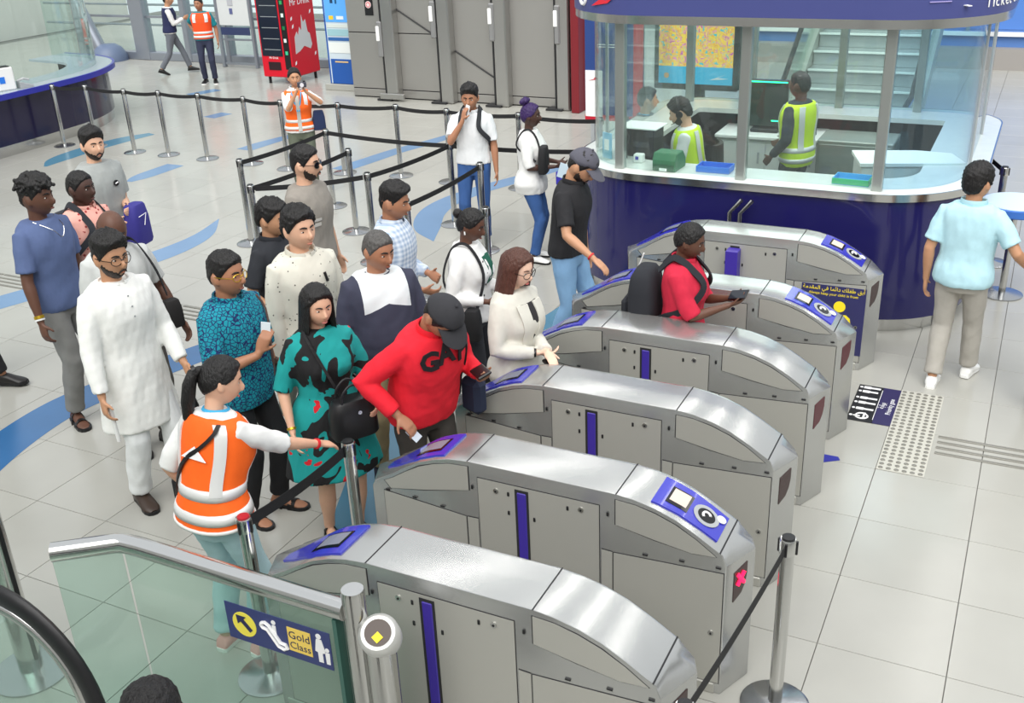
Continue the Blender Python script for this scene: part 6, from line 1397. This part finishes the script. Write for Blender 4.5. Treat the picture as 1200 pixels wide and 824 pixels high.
cr = Carry(f, 'shoulder_bag', (.12, .27, .9), 'dark blue shoulder bag of the man in red sweatshirt', 'bag'); cr.put(f.stripe(1.15, .95, 1.44, .028, .040, mat('strap_black', (26, 26, 28), .7), 'bag_strap', .9)); b = MB().box((.14, .28, .92), (.16, .1, .22), .03); cr.put(b.build('bag_body', cloth((36, 44, 66), 'navy_pouch'), None))
# woman in red polo with backpack
f = Fig(hpos(800, 259, 1.62, -.0, .05), 4, 1.62, 'person in red polo and dark backpack walking through the gates', DK, True, bw=1.1, hpitch=16)
stand(f, .1, 4, -.1, -4); f.arm(-1, (.30, -.07, 1.10), pole=(-.5, -.6, -.8), palm=(0, .5, .9), curl=.6); f.arm(1, (.31, .03, 1.12), palm=(0, -.6, .8), curl=.6); f.head('black', 'back', mouth=(120, 62, 58)); RP = cloth((196, 34, 62), 'red_polo'); f.top(RP, 'half', .90, .032, .02); f.collar(RP); f.trousers(cloth((40, 40, 46))); f.shoes(SHB); [f.band(z-.02, z+.02, .038, cloth((238, 206, 30), 'yellow_hem'), 'yellow_hem') for z in (.925,)]; f.done()
backpack(f, cloth((34, 36, 42), 'ink_bag'), 'large dark backpack with pale piping worn by the woman in red polo', size=(.34, .20, .48), zc=1.16).put(MB().tube([(-.33, .13, .95), (-.35, .13, 1.2), (-.30, .12, 1.34)], .005, 6).build('pale_piping', SIGNWHITE, None))
slab_in_hand(f, 1, 'phone', (.15, .074, .009), PHBLK, 'dark phone held by the woman in red polo', 'phone', PHSCR, None, .006)
# man in pale blue polo walking away
f = Fig((.30, 1.47, 0), 82, 1.70, 'person in pale blue polo, beige trousers and white shoes walking away', MD2, hyaw=-22, bw=1.04)
f.leg(1, (-.08, .10), 6); f.leg(-1, (.22, -.09), -6); f.arm(-1, (.12, -.42, .96), palm=(.2, 1, .1), curl=.5); f.arm(1, (-.02, .25, .84)); f.head('black', 'thick'); LB = cloth((178, 216, 226), 'pale_blue_polo'); f.top(LB, 'short', .86, .030, .012); f.collar(LB); f.trousers(cloth((172, 168, 160)), wide=1.15, amp=.004); f.shoes(SHW, SHW); f.wristband(-1, mat('red_thread', (196, 40, 44), .6), 'bracelet', .01, .02); f.done()
# staff woman in orange vest
f = Fig((-2.74, -3.13, 0), 86, 1.67, 'person in orange vest with ponytail reaching for the barrier post', LT, True, hyaw=-38, hpitch=6, lean=13, bw=1.05)
f.leg(1, (.0, .10), 6); f.leg(-1, (.05, -.10), -6); f.arm(-1, (-2.455, -2.60, 1.035), world=True, pole=(-.3, -.6, -.7), palm=(0, .2, -1), curl=.35); f.arm(1, (.08, .22, .88)); f.head('black', 'back', mouth=(186, 108, 100)); f.top(WCL, 'half'); v = f.vest(ORANGE, .90); [f.band(z-.026, z+.026, .044, REFL) for z in (1.08, .97)]
[f.stripe(t, 1.08, 1.435, .05, .043, REFL) for t in (.6, -.6, math.pi-.75, math.pi+.75)]; f.band(.90, .915, .047, WCL, 'vest_hem')
rb = [f.warp([(f.sec(z*f.k)[2]-f.sec(z*f.k)[1]-.046, y, z*f.k)])[0] for y, z in ((-.09, 1.25), (.07, 1.25), (-.01, 1.315))]; MB().loft([[p for p in rb], [p+np.array([-.004, 0, 0]) for p in rb]]).build('back_logo', SIGNWHITE, f.root, fix=True)
f.collar(LANY, r=.062, h=.02, name='lanyard', open_=.2); f.trousers(PALEJ, wide=1.1); f.shoes(mat('pink_shoe', (236, 168, 164), .5), SHW)
tl_ = [(-.095, 0, .045), (-.122, 0, .025), (-.132, 0, -.03), (-.128, .01, -.11), (-.118, .015, -.19), (-.11, .015, -.24)]; MB().tube(list(f.headx(tl_)), [r*f.k for r in (.022, .03, .036, .036, .026, .008)], 12, dome=True).build('ponytail', hair_mat('black'), f.root, smooth='all'); MB().tube(list(f.headx([(-.112, 0, .046), (-.126, 0, .036)])), .026*f.k, 12).build('hair_tie', BLACK, f.root); f.wristband(-1, mat('red_band', (206, 36, 44), .5), 'bracelet', .014, .03); f.done()
cr = Carry(f, 'sling_bag', (.06, .24, .92), 'small black sling bag of the staff woman in orange vest', 'bag'); cr.put(f.stripe(math.pi/2+.3, 1.0, 1.44, .016, .052, BLACK, 'bag_strap', math.pi+.75)); b = MB().box((.05, .26, .93), (.13, .06, .14), .02); cr.put(b.build('bag_body', BCL, None))
# clerks in the booth
p = at(797, 124, 1.52)+np.array([.12, .05, 0]); f = Fig((p[0], p[1], .08), 190, 1.74, 'person in yellow vest with headset seated at the booth counter', LT, seat=.62, lean=8, hpitch=14, voxel=.009)
f.leg(1, (.42, .12), 4, pole=(1, .1, .7)); f.leg(-1, (.42, -.12), -4, pole=(1, -.1, .7)); f.arm(1, (.34, .14, 1.0-f.drop+.05), palm=(0, 0, -1)); f.arm(-1, (.34, -.14, 1.0-f.drop+.05), palm=(0, 0, -1)); f.head('black', 'full', 1); f.top(WCL, 'long', .96, vox=.013); f.vest(HIVY, .96); [f.stripe(t, 1.0, 1.435, .05, .046, REFL) for t in (.6, -.6, math.pi-.6, math.pi+.6)]; f.band(1.05, 1.10, .047, REFL); f.trousers(BCL); f.shoes(SHB)
MB().tube(catmull(list(f.headx([(.0, -.10, -.0), (-.01, -.085, .09), (-.01, 0, .145), (-.01, .085, .09), (.0, .10, .0)])), 5), .007, 6).build('headset_band', BLACK, f.root); [MB().cyl(tuple(f.headx([(0, sy*.098, -.005)])[0]), .034, .026, 14, axis='y').build('ear_pad', BLACK, f.root) for sy in (-1, 1)]; MB().tube(list(f.headx([(.01, .1, -.02), (.07, .09, -.06), (.11, .04, -.07)])), .004, 5).build('microphone', BLACK, f.root); f.done()
office_chair((p[0]+.03, p[1], .08), math.radians(190), 'black office chair under the seated clerk with headset')
f = Fig(hpos(940, 82, 1.80), 158, 1.72, 'person in yellow vest over dark sleeves standing in the booth', DK, voxel=.009); f.root.location.z = .08; f.loc = np.array([*f.loc[:2], .08])
stand(f); f.arm(1, (.12, .24, .92)); f.arm(-1, (.2, -.14, 1.0)); f.head('black', 'crop'); f.top(cloth((44, 52, 58)), 'long', vox=.013); f.vest(HIVY, .82); [f.band(z-.024, z+.024, .0435, REFL) for z in (1.0, .89)]; [f.stripe(t, 1.0, 1.435, .05, .046, REFL) for t in (.6, -.6, math.pi-.6, math.pi+.6)]; f.trousers(cloth((50, 56, 56))); f.shoes(SHB); f.done()
p = at(763, 100, 1.50)+np.array([0, -.15, 0]); f = Fig((p[0], p[1], .08), 20, 1.72, 'person in dark jacket with pale lanyard seated at the rear of the booth', MD2, seat=.53, voxel=.009, hyaw=10)
f.leg(1, (.42, .12), 4, pole=(1, .1, .7)); f.leg(-1, (.42, -.12), -4, pole=(1, -.1, .7)); f.arm(1, (.3, .14, .66)); f.arm(-1, (.3, -.14, .66)); f.head('black', 'short'); f.top(cloth((52, 62, 74)), 'long', .96, vox=.013); f.collar(LANY, r=.07, h=.015, name='lanyard'); f.trousers(BCL); f.shoes(SHB); f.done()
office_chair((p[0], p[1], .08), math.radians(20), 'black office chair under the clerk in dark jacket')
# people cut by the frame
p = at(-6, 452); f = Fig((p[0]-.2, p[1]-.02, 0), 40, 1.75, 'person in black trousers and black shoes by the wavy floor band, mostly out of view', MD, voxel=.009)
f.leg(-1, (.26, -.14), -15); f.leg(1, (-.1, .1), 0); f.arm(1); f.arm(-1); f.head('black', 'short'); f.top(BCL, 'short', vox=.013); f.trousers(BCL); f.shoes(SHB); f.done()
p = at(1212, 470); f = Fig((p[0]+.12, p[1]+.12, 0), 95, 1.75, 'person in black trousers walking off beside the tactile paving, mostly out of view', MD, voxel=.009)
f.leg(1, (-.24, .16), 0, .13, pitch=-.75); f.leg(-1, (.2, -.09), 0); f.arm(1, (.15, .2, .9)); f.arm(-1); f.head('black', 'short'); f.top(BCL, 'short', vox=.013); f.trousers(BCL); f.shoes(mat('grey_shoe', (78, 76, 76), .6), mat('sole_grey', (120, 116, 114), .7)); f.done()
f = Fig((-1.40, -4.80, 0), -60, 1.64, 'person with short black hair standing before the escalator end', MD2, voxel=.009)
stand(f); f.arm(1); f.arm(-1); f.head('black', 'short'); f.top(cloth((84, 92, 110)), 'short', vox=.013); f.trousers(BCL); f.shoes(SHB); f.done()
bake_people()
for i_, o in enumerate([o for o in bpy.data.objects if o.type == 'MESH' and o.name.split('.')[0] == 'hair_bun']): pass
